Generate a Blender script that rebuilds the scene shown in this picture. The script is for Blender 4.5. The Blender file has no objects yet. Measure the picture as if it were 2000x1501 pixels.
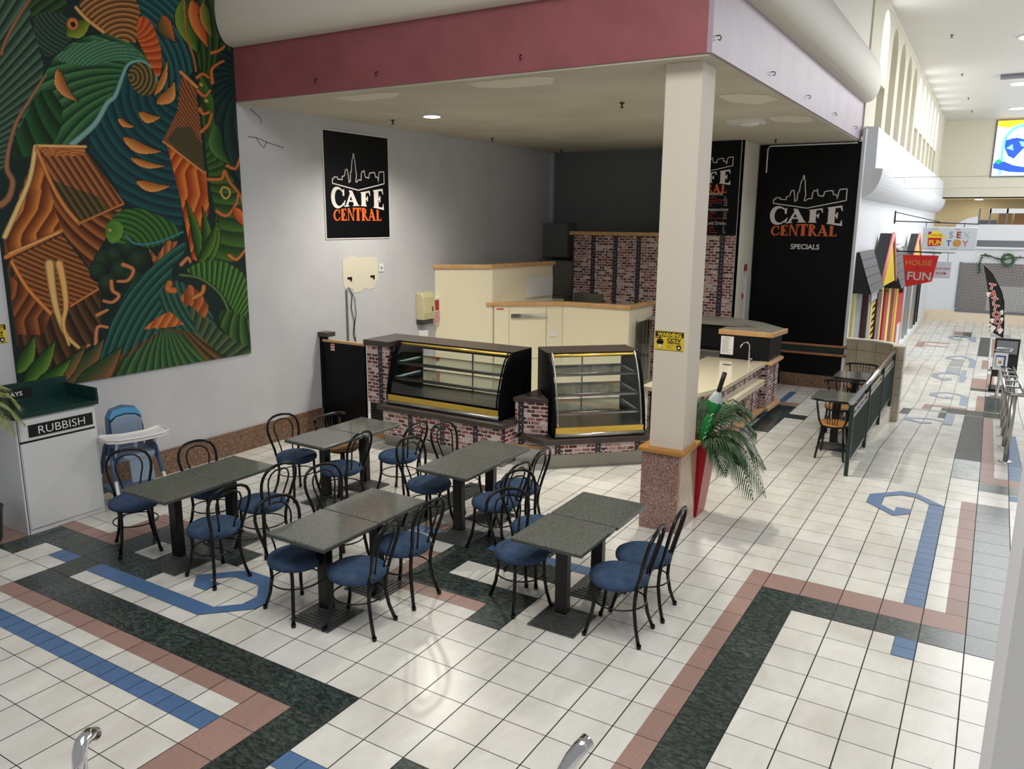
import bpy, bmesh, math, random
import numpy as np
from mathutils import Vector, Matrix
PI = math.pi
random.seed(7)
sc = bpy.context.scene
COL = sc.collection

# ---------------------------------------------------------------- camera
cam_d = bpy.data.cameras.new('camera'); cam = bpy.data.objects.new('camera', cam_d); COL.objects.link(cam)
CR = Vector((0.8539155, 0.5203597, 0.0073541)); CU = Vector((-0.1125382, 0.1708424, 0.9788503)); CF = Vector((-0.5080979, 0.8366831, -0.2044454))
M = Matrix((CR, CU, -CF)).transposed().to_4x4(); M.translation = Vector((3.18453, -3.38682, 3.01821))
cam.matrix_world = M
cam_d.sensor_width = 36.0; cam_d.lens = 36.0 * 1538.05 / 2000.0; cam_d.clip_start = 0.05; cam_d.clip_end = 200
sc.camera = cam

# ---------------------------------------------------------------- light and exposure
sc.view_settings.view_transform = 'Standard'; sc.view_settings.look = 'None'
sc.view_settings.gamma = 1.0; sc.view_settings.exposure = 0.40
sc.view_settings.use_curve_mapping = False
sc.cycles.transparent_max_bounces = 24
w = bpy.data.worlds.new('daylight'); sc.world = w; w.use_nodes = True
bg = w.node_tree.nodes['Background']; bg.inputs[0].default_value = (0.97, 0.975, 0.985, 1); bg.inputs[1].default_value = .25
def area_light(name, loc, rot, sx, sy, power, col=(1, 1, 1)):
    d = bpy.data.lights.new(name, 'AREA'); d.shape = 'RECTANGLE'; d.size = sx; d.size_y = sy; d.energy = power; d.color = col
    o = bpy.data.objects.new(name, d); COL.objects.link(o); o.location = loc; o.rotation_euler = rot; return o
# unseen area lights added as daylight fill over the court and along the arcade
area_light('court_fill_light', (2.2, -0.8, 6.9), (0, 0, 0), 4.6, 3.4, 250, (1.0, 0.975, 0.93))
area_light('arcade_fill_light', (4.4, 19.0, 6.9), (0, 0, 0), 2.6, 16, 480, (0.95, 0.98, 1.0))
area_light('arcade_side_fill', (7.6, 24.0, 5.4), (0, math.radians(78), 0), 2.4, 20, 390, (0.93, 0.97, 1.0))  # unseen fill added from the east side, no windows modelled there

# ---------------------------------------------------------------- materials
def lin(c):
    if isinstance(c, str): c = tuple(int(c[i:i + 2], 16) for i in (0, 2, 4))
    return tuple(((x / 255.) / 12.92 if x / 255. <= .04045 else ((x / 255. + .055) / 1.055) ** 2.4) for x in c)
MATS = {}
def base_mat(name, col=(200, 200, 200), rough=.5, metal=0., spec=.5, emit=None, es=0.):
    m = bpy.data.materials.new(name); m.use_nodes = True
    b = m.node_tree.nodes['Principled BSDF']
    b.inputs['Base Color'].default_value = (*lin(col), 1); b.inputs['Roughness'].default_value = rough
    b.inputs['Metallic'].default_value = metal; b.inputs['Specular IOR Level'].default_value = spec
    if emit: b.inputs['Emission Color'].default_value = (*lin(emit), 1); b.inputs['Emission Strength'].default_value = es
    MATS[name] = m; return m
class NT:
    def __init__(s, m): s.m = m; s.t = m.node_tree; s.b = s.t.nodes['Principled BSDF']
    def n(s, typ, **kw):
        x = s.t.nodes.new(typ)
        for k, v in kw.items(): setattr(x, k, v)
        return x
    def l(s, a, b): s.t.links.new(a, b)
    def math(s, op, a, b=None, c=None):
        x = s.n('ShaderNodeMath', operation=op)
        for i, v in enumerate((a, b, c)):
            if v is None: continue
            if isinstance(v, (int, float)): x.inputs[i].default_value = v
            else: s.l(v, x.inputs[i])
        return x.outputs[0]
    def mix(s, f, a, b, blend='MIX'):
        x = s.n('ShaderNodeMix', data_type='RGBA', blend_type=blend)
        for i, v in ((0, f), (6, a), (7, b)):
            if isinstance(v, (int, float)): x.inputs[i].default_value = v
            elif isinstance(v, tuple): x.inputs[i].default_value = (*lin(v), 1)
            else: s.l(v, x.inputs[i])
        return x.outputs[2]
    def noise(s, vec, scale, detail=3., rough=.5, dist=0.):
        x = s.n('ShaderNodeTexNoise'); x.inputs['Scale'].default_value = scale; x.inputs['Detail'].default_value = detail
        x.inputs['Roughness'].default_value = rough; x.inputs['Distortion'].default_value = dist
        if vec is not None: s.l(vec, x.inputs['Vector'])
        return x.outputs['Fac']
    def ramp(s, f, stops):
        x = s.n('ShaderNodeValToRGB'); s.l(f, x.inputs[0]); e = x.color_ramp.elements
        while len(e) < len(stops): e.new(.5)
        for k, (p, c) in enumerate(stops):
            e[k].position = p; e[k].color = (*lin(c), 1) if isinstance(c, tuple) else (c, c, c, 1)
        return x.outputs[0]
    def obj(s): return s.n('ShaderNodeTexCoord').outputs['Object']
    def uv(s): return s.n('ShaderNodeTexCoord').outputs['UV']
    def sep(s, v):
        x = s.n('ShaderNodeSeparateXYZ'); s.l(v, x.inputs[0]); return x.outputs
    def col(s, c): s.l(c, s.b.inputs['Base Color'])
    def bump(s, h, st=.1, d=.01):
        x = s.n('ShaderNodeBump'); x.inputs['Strength'].default_value = st; x.inputs['Distance'].default_value = d
        s.l(h, x.inputs['Height']); s.l(x.outputs[0], s.b.inputs['Normal'])
def mottled(name, c1, c2, scale=4., rough=.5, metal=0., detail=4., lo=.35, hi=.65, spec=.5, bump=0., dist=0.):
    m = base_mat(name, c1, rough, metal, spec); t = NT(m); f = t.noise(t.obj(), scale, detail, .6, dist)
    t.col(t.ramp(f, [(lo, c1), (hi, c2)]))
    if bump: t.bump(f, bump)
    return m
def tile_mat(name, c1, c2, joint, px=.3, py=.3, jw=.006, rough=.2, nscale=3., lo=.3, hi=.7, sides=(1, 1), dist=0., detail=5., ndet=None, vary=.06, aniso=1.):
    """square floor tiles laid on a grid, grout drawn on multiples of px / py"""
    m = base_mat(name, c1, rough); t = NT(m); ob = t.obj(); X, Y, Z = t.sep(ob)
    mp = t.n('ShaderNodeMapping'); t.l(ob, mp.inputs[0]); mp.inputs['Scale'].default_value = (1, aniso, 1)
    f = t.noise(mp.outputs[0], nscale, detail, .65, dist)
    c = t.ramp(f, [(lo, c1), (hi, c2)])
    # small tone shift from tile to tile
    cx = t.math('FLOOR', t.math('DIVIDE', X, px)); cy = t.math('FLOOR', t.math('DIVIDE', Y, py))
    cb = t.n('ShaderNodeCombineXYZ'); t.l(cx, cb.inputs[0]); t.l(cy, cb.inputs[1])
    wn = t.n('ShaderNodeTexWhiteNoise'); t.l(cb.outputs[0], wn.inputs['Vector'])
    hs = t.n('ShaderNodeHueSaturation'); t.l(c, hs.inputs['Color']); t.l(t.math('ADD', t.math('MULTIPLY', wn.outputs['Value'], vary * 2), 1 - vary), hs.inputs['Value'])
    g = None
    for co, p, on in ((X, px, sides[0]), (Y, py, sides[1])):
        if not on: continue
        a = t.math('ABSOLUTE', t.math('SUBTRACT', t.math('FRACT', t.math('ADD', t.math('DIVIDE', co, p), .5)), .5))
        k = t.math('LESS_THAN', a, jw / p / 2 * (1.25 if co is X else .9))
        g = k if g is None else t.math('MAXIMUM', g, k)
    t.col(t.mix(g, hs.outputs[0], joint))
    r = t.n('ShaderNodeMapRange'); t.l(f, r.inputs[0]); r.inputs[3].default_value = rough * .8; r.inputs[4].default_value = rough * 1.3
    t.l(t.math('MAXIMUM', r.outputs[0], t.math('MULTIPLY', g, .8)), t.b.inputs['Roughness'])
    return m
def speckle(name, cols, scale=180., rough=.35, spec=.5):
    m = base_mat(name, cols[0], rough, 0, spec); t = NT(m)
    v = t.n('ShaderNodeTexVoronoi'); v.inputs['Scale'].default_value = scale; t.l(t.obj(), v.inputs['Vector'])
    s = t.sep(v.outputs['Color'])[0]; n = len(cols)
    t.col(t.ramp(s, [((i + .5) / n, c) for i, c in enumerate(cols)])); return m
def brick_mat(name, period=.52, phase=0., strip=.075, dark=1.):
    """printed wallpaper of whitewashed red brick with dark studded timber strips"""
    m = base_mat(name, (120, 90, 80), .55); t = NT(m); uv = t.uv(); U, V, _ = t.sep(uv)
    b = t.n('ShaderNodeTexBrick'); t.l(uv, b.inputs['Vector'])
    b.inputs['Scale'].default_value = 1.; b.inputs['Brick Width'].default_value = .115; b.inputs['Row Height'].default_value = .05
    b.inputs['Mortar Size'].default_value = .008; b.inputs['Mortar Smooth'].default_value = .2; b.inputs['Bias'].default_value = 0.
    b.inputs['Color1'].default_value = (0, 0, 0, 1); b.inputs['Color2'].default_value = (1, 1, 1, 1); b.inputs['Mortar'].default_value = (.5, .5, .5, 1)
    bc = t.ramp(b.outputs['Color'], [(.08, (50, 22, 22)), (.28, (112, 34, 32)), (.44, (140, 62, 56)), (.56, (206, 192, 188)), (.74, (170, 120, 112)), (.92, (98, 30, 32))])
    f1 = t.noise(uv, 22., 3., .6, 1.0); f2 = t.noise(uv, 5., 3., .5)
    f = t.math('ADD', f1, t.math('MULTIPLY', f2, .35))
    ww = t.ramp(f, [(.77, 0.), (.80, 1.)])
    c = t.mix(ww, bc, (226, 214, 212))
    c = t.mix(t.math('MULTIPLY', b.outputs['Fac'], .9), c, (206, 196, 192))
    dk = t.ramp(t.noise(uv, 48., 3., .8), [(.63, 0.), (.66, 1.)]); c = t.mix(t.math('MULTIPLY', dk, .7), c, (58, 34, 36))
    a = t.math('FRACT', t.math('DIVIDE', t.math('ADD', U, phase), period))
    st = t.math('LESS_THAN', a, strip / period)
    pl = t.math('FRACT', t.math('DIVIDE', V, .075)); dv = t.math('ABSOLUTE', t.math('SUBTRACT', pl, .5)); du = t.math('ABSOLUTE', t.math('SUBTRACT', t.math('DIVIDE', a, strip / period), .5))
    dot = t.math('MULTIPLY', t.math('LESS_THAN', dv, .09), t.math('LESS_THAN', du, .09))
    tim = t.ramp(t.noise(uv, 40., 3., .6), [(.4, (30, 24, 34)), (.7, (78, 66, 78))]); tim = t.mix(dot, tim, (200, 200, 205))
    t.col(t.mix(st, c, tim)); return m
def glass_mat(name, tint=(235, 245, 245), refl=.12, rough=.02, dark=0.):
    m = base_mat(name); t = NT(m); nt = m.node_tree; nt.nodes.remove(t.b)
    tr = t.n('ShaderNodeBsdfTransparent'); tr.inputs[0].default_value = (*lin(tint), 1)
    gl = t.n('ShaderNodeBsdfGlossy'); gl.inputs['Roughness'].default_value = rough; gl.inputs[0].default_value = (1, 1, 1, 1)
    fr = t.n('ShaderNodeFresnel'); fr.inputs[0].default_value = 1.5
    mx = t.n('ShaderNodeMixShader'); t.l(t.math('ADD', t.math('MULTIPLY', fr.outputs[0], .8), refl), mx.inputs[0])
    t.l(tr.outputs[0], mx.inputs[1]); t.l(gl.outputs[0], mx.inputs[2]); t.l(mx.outputs[0], nt.nodes['Material Output'].inputs[0]); return m

JB = (34, 30, 27)
tile_mat('cream_tile', (206, 203, 194), (230, 229, 223), JB, nscale=2.6, rough=.24, jw=.0065, aniso=.5, dist=.5)
tile_mat('pink_tile', (152, 122, 112), (166, 134, 124), (48, 36, 32), rough=.4, nscale=40.)
tile_mat('green_tile', (34, 44, 42), (100, 112, 106), (30, 34, 32), rough=.24, nscale=20., lo=.42, hi=.82, dist=.8, detail=14., vary=.18, aniso=2.0)
tile_mat('grey_tile', (150, 156, 158), (190, 194, 196), (96, 98, 98), rough=.18, nscale=6., dist=1.)
tile_mat('blue_tile', (76, 108, 150), (88, 120, 160), (36, 54, 84), px=.15, py=.15, jw=.006, rough=.4, nscale=30.)
base_mat('blue_inlay', (80, 114, 157), .35); base_mat('glare_blue_inlay', (150, 164, 182), .3)  # the paler one is the same blue with floor glare put into its colour
m = base_mat('wall_paint', (198, 200, 205), .75); t = NT(m); t.col(t.ramp(t.noise(t.obj(), 1.2, 4., .6), [(.3, (190, 192, 198)), (.7, (202, 203, 207))]))
base_mat('kitchen_grey', (112, 116, 122), .7)
base_mat('cream_wall', (222, 216, 198), .7); base_mat('white_wall', (226, 228, 232), .6)
base_mat('beige_wall', (234, 216, 172), .7); base_mat('niche_beige', (190, 184, 160), .7)
m = base_mat('cafe_ceiling_paint', (196, 190, 172), .8); t = NT(m); t.col(t.ramp(t.noise(t.obj(), .9, 3., .5), [(.35, (186, 180, 162)), (.65, (200, 194, 177))]))
base_mat('filler_cream', (218, 212, 194), .7)
mottled('maroon_paint', (142, 80, 84), (154, 88, 92), 2., .38)
mottled('mauve_paint', (158, 138, 152), (170, 150, 164), 2., .4)
base_mat('cove_paint', (222, 216, 202), .55)
base_mat('hall_ceiling_paint', (214, 212, 206), .5)
speckle('red_granite', [(144, 108, 98), (122, 92, 84), (166, 134, 122), (100, 76, 70), (184, 158, 148)], 110., .25)
speckle('brown_granite', [(112, 84, 66), (92, 66, 50), (136, 106, 86), (80, 58, 46), (158, 130, 108)], 90., .3)
mottled('polished_granite', (170, 138, 118), (188, 160, 140), 20., .12)
mottled('timber', (196, 150, 98), (212, 170, 120), 3., .4, dist=2.); mottled('oak_collar', (170, 116, 50), (190, 136, 66), 4., .3, dist=2.)
mottled('rail_timber', (150, 100, 66), (172, 120, 84), 5., .4)
base_mat('column_paint', (226, 216, 200), .6)
base_mat('black_paint', (12, 14, 20), .5, spec=.25); base_mat('black_metal', (5, 5, 6), .28, 0., .35); base_mat('gloss_black', (4, 5, 8), .55, spec=.08)
base_mat('black_board', (4, 5, 8), .35, spec=.18); base_mat('black_plastic', (12, 12, 14), .4)
mottled('dark_laminate', (62, 54, 50), (74, 66, 62), 12., .35)
speckle('table_stone', [(88, 92, 86), (70, 76, 72), (100, 102, 96), (130, 130, 120)], 300., .11)
base_mat('table_edge', (70, 74, 70), .15)
mottled('cast_iron', (62, 64, 63), (90, 92, 90), 60., .35, .15)
m = mottled('blue_fabric', (50, 68, 94), (64, 84, 110), 14., .9, spec=.2)
mottled('seat_plywood', (182, 120, 60), (204, 146, 84), 6., .35, dist=1.)
base_mat('steel', (190, 190, 188), .28, .9); base_mat('brushed_steel', (150, 148, 142), .38, .85); base_mat('chrome', (220, 220, 222), .08, 1.); base_mat('gold_trim', (236, 202, 92), .28, .6)
base_mat('cream_panel', (236, 228, 200), .35); base_mat('cream_groove', (176, 166, 138), .5); base_mat('white_panel', (226, 228, 226), .3)
base_mat('white_laminate', (216, 218, 220), .35); base_mat('white_plastic', (232, 232, 230), .3); base_mat('green_laminate', (24, 58, 54), .28)
base_mat('cream_stone', (222, 212, 184), .1); base_mat('grey_stone', (150, 146, 134), .4)
base_mat('green_paint', (18, 44, 36), .35); base_mat('band_green', (18, 42, 40), .4)
base_mat('print_white', (232, 226, 222), .4); base_mat('print_orange', (226, 104, 40), .4); base_mat('print_red', (196, 70, 58), .4); base_mat('print_black', (14, 14, 14), .5)
base_mat('sign_yellow', (232, 200, 46), .4); base_mat('bright_red', (190, 26, 34), .4); base_mat('deep_red', (150, 22, 28), .4)
base_mat('maroon_gloss', (70, 14, 26), .25); base_mat('bright_yellow', (236, 210, 40), .35); base_mat('pale_yellow', (232, 220, 130), .5); base_mat('salmon', (226, 140, 128), .5)
base_mat('sign_grey', (196, 204, 210), .35); base_mat('print_blue', (40, 60, 140), .5); base_mat('print_gold', (190, 140, 70), .5); base_mat('silver_print', (180, 180, 190), .4)
base_mat('paper', (236, 238, 238), .7); base_mat('ink', (120, 124, 128), .7)
base_mat('dispenser_cream', (206, 198, 158), .35); base_mat('smoke_plastic', (50, 52, 52), .2); base_mat('sky_blue_vinyl', (56, 140, 186), .4); base_mat('grey_blue_vinyl', (132, 150, 172), .5); base_mat('slate_blue_plastic', (78, 104, 138), .4)
base_mat('teal_plastic', (20, 120, 120), .3); base_mat('pot_red', (166, 26, 38), .35)
mottled('palm_green', (20, 52, 24), (52, 92, 44), 30., .45); mottled('palm_pale', (110, 128, 66), (150, 156, 96), 20., .5)
base_mat('umbrella_green', (22, 130, 58), .5); base_mat('umbrella_grey', (188, 200, 200), .5)
mottled('shingle', (66, 68, 70), (90, 92, 94), 30., .6); base_mat('black_shingle', (26, 28, 32), .6); base_mat('garland', (64, 98, 62), .7)
base_mat('lamp_white', (255, 255, 255), .4, emit=(255, 244, 222), es=14.); base_mat('window_daylight', (255, 255, 255), .4, emit=(246, 250, 255), es=2.2)
base_mat('cardboard', (164, 126, 88), .8); base_mat('plaster', (244, 244, 246), .8); base_mat('crack', (96, 76, 62), .9); base_mat('peach_stone', (236, 218, 194), .4)
base_mat('soil', (50, 38, 28), .9); base_mat('screen_glass_bright', (225, 235, 240), .06, 0., .8)
mottled('wall_tile_cream', (178, 168, 148), (188, 178, 158), 5., .25)
glass_mat('case_glass', (249, 252, 251), .03); glass_mat('shelf_glass', (242, 249, 247), .03); glass_mat('shop_glass', (200, 215, 220), .35)
brick_mat('brick_print'); brick_mat('brick_print_wide', .47, .12, .09)

# ---------------------------------------------------------------- mesh builder
class MB:
    def __init__(s): s.v = []; s.f = []; s.mi = []; s.sm = []
    def add(s, vs, fs, mi=0, sm=False):
        n = len(s.v); s.v += [tuple(v) for v in vs]
        for f in fs: s.f.append([n + i for i in f]); s.mi.append(mi); s.sm.append(sm)
        return s
    def box(s, x0, x1, y0, y1, z0, z1, mi=0):
        x0, x1 = min(x0, x1), max(x0, x1); y0, y1 = min(y0, y1), max(y0, y1); z0, z1 = min(z0, z1), max(z0, z1)
        v = [(x, y, z) for z in (z0, z1) for y in (y0, y1) for x in (x0, x1)]
        return s.add(v, [(0, 2, 3, 1), (4, 5, 7, 6), (0, 1, 5, 4), (2, 6, 7, 3), (0, 4, 6, 2), (1, 3, 7, 5)], mi)
    def prism(s, poly, z0, z1, mi=0, mside=None):
        """polygon in plan, extruded in z"""
        a = sum(poly[i][0] * poly[(i + 1) % len(poly)][1] - poly[(i + 1) % len(poly)][0] * poly[i][1] for i in range(len(poly)))
        if a < 0: poly = poly[::-1]
        n = len(poly); v = [(p[0], p[1], z0) for p in poly] + [(p[0], p[1], z1) for p in poly]
        s.add(v, [tuple(range(n))[::-1], tuple(range(n, 2 * n))], mi)
        return s.add(v, [(i, (i + 1) % n, n + (i + 1) % n, n + i) for i in range(n)], mi if mside is None else mside)
    def ext(s, pts, d, mi=0, sm=False):
        """closed 3d polygon extruded by vector d"""
        n = len(pts); v = [tuple(p) for p in pts] + [(p[0] + d[0], p[1] + d[1], p[2] + d[2]) for p in pts]
        s.add(v, [tuple(range(n)), tuple(range(n, 2 * n))[::-1]], mi)
        return s.add(v, [(i, n + i, n + (i + 1) % n, (i + 1) % n) for i in range(n)], mi, sm)
    def quad(s, a, b, c, d, mi=0): return s.add([a, b, c, d], [(0, 1, 2, 3)], mi)
    def poly(s, pts, mi=0): return s.add(pts, [tuple(range(len(pts)))], mi)
    def tube(s, pts, r, n=8, mi=0, closed=False, r2=None, caps=True, flat=1.):
        pts = [Vector(p) for p in pts]; N = len(pts); v = []; up = Vector((0, 0, 1)); prev = None
        for i, p in enumerate(pts):
            if closed: t = pts[(i + 1) % N] - pts[i - 1]
            else: t = pts[min(i + 1, N - 1)] - pts[max(i - 1, 0)]
            if t.length < 1e-9: t = Vector((0, 0, 1))
            t.normalize()
            if prev is None:
                a = up if abs(t.dot(up)) < .95 else Vector((1, 0, 0)); u = t.cross(a).normalized()
            else:
                u = prev - t * prev.dot(t); u = u.normalized() if u.length > 1e-6 else t.orthogonal().normalized()
            prev = u; b = t.cross(u); rr = r if r2 is None else r + (r2 - r) * i / max(N - 1, 1)
            for k in range(n):
                a = 2 * PI * k / n; v.append(p + (u * math.cos(a) + b * math.sin(a) * flat) * rr)
        f = []
        for i in range(N if closed else N - 1):
            j = (i + 1) % N
            for k in range(n): f.append((i * n + k, i * n + (k + 1) % n, j * n + (k + 1) % n, j * n + k))
        s.add(v, f, mi, True)
        if not closed and caps: s.add(v[:n], [tuple(range(n))[::-1]], mi); s.add(v[-n:], [tuple(range(n))], mi)
        return s
    def lathe(s, prof, cx=0, cy=0, n=24, mi=0, cz=0, sm=True):
        v = [(cx + r * math.cos(2 * PI * k / n), cy + r * math.sin(2 * PI * k / n), cz + z) for r, z in prof for k in range(n)]
        f = [(i * n + k, i * n + (k + 1) % n, (i + 1) * n + (k + 1) % n, (i + 1) * n + k) for i in range(len(prof) - 1) for k in range(n)]
        s.add(v, f, mi, sm)
        s.add(v[:n], [tuple(range(n))[::-1]], mi); return s.add(v[-n:], [tuple(range(n))], mi)
    def ball(s, c, r, n=12, mi=0, sz=1.):
        return s.lathe([(max(r * math.sin(PI * i / n), 1e-4), -r * sz * math.cos(PI * i / n)) for i in range(n + 1)], c[0], c[1], n * 2, mi, c[2])
    def grid(s, fn, nu, nv, mi=0, closed_u=False, sm=True):
        v = [fn(i / nu, j / nv) for j in range(nv + 1) for i in range(nu + 1)]
        return s.add(v, [(j * (nu + 1) + i, j * (nu + 1) + i + 1, (j + 1) * (nu + 1) + i + 1, (j + 1) * (nu + 1) + i) for j in range(nv) for i in range(nu)], mi, sm)
    def xf(s, M4):
        s.v = [tuple(M4 @ Vector(v)) for v in s.v]; return s
    def build(s, name, mats, parent=None, world=False, bevel=0., seg=2, dedupe=False):
        """ONE mesh object; world=True: coordinates are in the room and are moved into the parent's frame"""
        me = bpy.data.meshes.new(name); vs = s.v
        if world and parent is not None:
            Mi = parent_matrix(parent).inverted(); vs = [tuple(Mi @ Vector(v)) for v in vs]
        me.from_pydata(vs, [], s.f)
        if isinstance(mats, str): mats = [mats]
        for m_ in mats: me.materials.append(MATS[m_])
        me.polygons.foreach_set('material_index', s.mi); me.polygons.foreach_set('use_smooth', s.sm)
        uvl = me.uv_layers.new(name='uv')
        for p in me.polygons:
            n = p.normal; h = math.hypot(n.x, n.y)
            for li in p.loop_indices:
                c = me.vertices[me.loops[li].vertex_index].co
                uvl.data[li].uv = ((-n.y * c.x + n.x * c.y) / h, c.z) if h > .5 else (c.x, c.y)
        bm = bmesh.new(); bm.from_mesh(me); bmesh.ops.remove_doubles(bm, verts=bm.verts, dist=1e-5)
        if not dedupe: bmesh.ops.recalc_face_normals(bm, faces=bm.faces)
        bm.to_mesh(me); bm.free()
        o = bpy.data.objects.new(name, me); COL.objects.link(o)
        if parent is not None: o.parent = parent
        if bevel:
            b = o.modifiers.new('bevel', 'BEVEL'); b.width = bevel; b.segments = seg; b.limit_method = 'ANGLE'; b.angle_limit = math.radians(40)
        return o
def parent_matrix(o):
    m4 = Matrix.Translation(o.location) @ o.rotation_euler.to_matrix().to_4x4()
    return parent_matrix(o.parent) @ m4 if o.parent else m4
def tag(o, label, cat, group=None):
    o['label'] = label; o['category'] = cat
    if group: o['group'] = group
    return o
def struct(o, label=None):
    o['kind'] = 'structure'
    if label: o['label'] = label
    return o
def thing(name, label, cat, loc=(0, 0, 0), rz=0., group=None):
    o = bpy.data.objects.new(name, None); COL.objects.link(o); o.location = loc; o.rotation_euler = (0, 0, rz)
    o.empty_display_size = .1; return tag(o, label, cat, group)
def copy_tree(o, parent=None):
    c = o.copy(); COL.objects.link(c)
    if parent is not None: c.parent = parent
    for ch in [x for x in bpy.data.objects if x.parent == o]: copy_tree(ch, c)
    return c
def place_copy(o, loc, rz, label):
    c = copy_tree(o); c.location = loc; c.rotation_euler = (0, 0, rz); c['label'] = label; return c
def text_mesh(txt, size, ext=.0, align='LEFT', bold=0., sx=1., shear=0.):
    """MB of flat lettering, baseline on z=0 in the XZ plane facing -Y"""
    c = bpy.data.curves.new('t', 'FONT'); c.body = txt; c.size = size; c.extrude = ext; c.align_x = align; c.offset = bold; c.resolution_u = 3; c.shear = shear
    o = bpy.data.objects.new('t', c); COL.objects.link(o); dg = bpy.context.evaluated_depsgraph_get(); dg.update()
    me = bpy.data.meshes.new_from_object(o.evaluated_get(dg)); b = MB()
    b.add([(v.co.x * sx, -v.co.z, v.co.y) for v in me.vertices], [tuple(p.vertices) for p in me.polygons], 0)
    bpy.data.objects.remove(o); bpy.data.curves.remove(c); bpy.data.meshes.remove(me); return b
def on_plane(b, origin, right, up=(0, 0, 1), nrm=None, off=.003):
    """map XZ lettering to a plane in the room"""
    r = Vector(right).normalized(); u = Vector(up).normalized(); n = r.cross(u) if nrm is None else Vector(nrm)
    o = Vector(origin) + n * off
    b.v = [tuple(o + r * v[0] + u * v[2] + n * -v[1]) for v in b.v]; return b
# ---------------------------------------------------------------- the place: floor
T = .3
YB = [8.1, 14.9, 20.0, 23.4]; ZB = [0, -.66, -.66, -.95]
def fz(Y): return float(np.interp(Y, YB, ZB))
def lvl(X, Y): return fz(Y) if (X > 1.93 or Y > 11.9) else 0.
def sk(Y): return -.008 * max(Y - 12., 0)          # the arcade wall is slightly out of parallel
FM = ['cream_tile', 'pink_tile', 'green_tile', 'blue_tile', 'blue_inlay', 'grey_tile', 'cream_wall', 'glare_blue_inlay']
fb = MB()
def slab(x0, x1, y0, y1, mi=0, up=0., ramp=False):
    ys = [y0] + [y for y in YB if y0 + 1e-6 < y < y1 - 1e-6] + [y1]
    for a, b in zip(ys, ys[1:]):
        za, zb = ((fz(a), fz(b)) if ramp else (0, 0))
        fb.quad((x0, a, za + up), (x1, a, za + up), (x1, b, zb + up), (x0, b, zb + up), mi)
slab(-5.05, 9, -5, 8.1); slab(-5.05, 1.93, 8.1, 11.95); slab(1.93, 9, 8.1, 11.95, ramp=True); slab(.6, 9, 11.95, 34, ramp=True)
ys = [8.1 + .4 * i for i in range(9)]
for a, b in zip(ys, ys[1:]): fb.quad((1.93, a, fz(a)), (1.93, b, fz(b)), (1.93, b, 0), (1.93, a, 0), 6)
NR = [0]
def R(i0, i1, j0, j1, mi):
    NR[0] += 1; slab(i0 * T, i1 * T, j0 * T, j1 * T, mi, .0008 + .00003 * NR[0], ramp=i0 * T > 1.9)
def P(pts, mi=4, ramp=False): fb.poly([(i * T, j * T, (fz(j * T) if ramp else 0) + .0056) for i, j in pts], mi)
PK, GN, BL, GY = 1, 2, 3, 5
HOOK = [(-11, .5), (-6, .5), (-5, 1.5), (-5, 2), (-6, 3), (-7, 3), (-8, 2), (-7.5, 1.5), (-7, 1.5), (-7, 2), (-7.5, 2), (-7, 2.5), (-6, 2.5), (-5.5, 2), (-5.5, 1.5), (-6, 1), (-11, 1)]
# pattern in front of the mural wall
for a in [(-12, 0, -1, 0, GN), (-1, 0, -16, -1, GN), (-12, -2, -1.5, -1, PK), (-2, -1, -16, -1, PK), (-16.8, -2, -2.5, -2, BL), (-12, -11, 0, 4, GN), (-15, -12, 1, 2, GN), (-15, -14, 0, 1, GN),
          (-11, -9, 1, 2, GN), (-10, -9, 2, 3, GN), (-11, -7.5, 3, 4, GN), (-16.8, -15, 0, 1, PK), (-16.8, -12, 2, 2.5, PK), (-13, -12, 2.5, 4.5, PK), (-12, -10, 4, 4.5, PK), (-13, -12, .5, 1, BL),
          (0, 3, -2.5, -2, BL), (2, 3, -6, -1, GN)]: R(*a)
P(HOOK)
# pattern between the tables
for a in [(0, 1, 4, 6, GN), (-3, 0, 5, 6, GN), (-3, 0, 4.5, 5, PK), (-3.5, -3, 4.5, 7, PK), (-3, -2, 6, 9, GN), (-2, 1, 7, 8, GN), (-2, 0, 8.5, 9, GN), (-2, 2, 8, 8.5, BL), (-6, -5, 7, 13, GN), (-7, -5, 8, 9, GN), (-5, -3, 8, 8.5, BL), (-5, -3, 8.5, 9, PK)]: R(*a)
# pattern right of the column
for a in [(5.5, 6, -16, 11, PK), (6, 11, 10, 11, PK), (6, 7, -16, 10, GN), (7, 12, 9, 10, GN), (11, 12, 10, 21, GN), (10.5, 11, 11, 21, PK), (9.5, 10, 8, 9, BL), (9.5, 10, 11, 20, BL),
          (11, 14, 22.7, 23.8, GN), (11, 14, 23.8, 24.8, PK), (12, 13, 22, 22.6, BL), (12, 12.5, 24.8, 37, BL), (11, 11.5, 24.8, 44, PK), (10, 11, 24, 27, GY), (10, 11, 27, 44.3, GN)]: R(*a)
P([(9.5, 20), (10, 20), (9, 21), (8.5, 21), (7.5, 20), (7.5, 19), (8.5, 18), (9, 18.5), (9, 19), (8.5, 19), (8.5, 18.5), (8, 19), (8, 20), (8.5, 20.5), (9, 20.5)])
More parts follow.
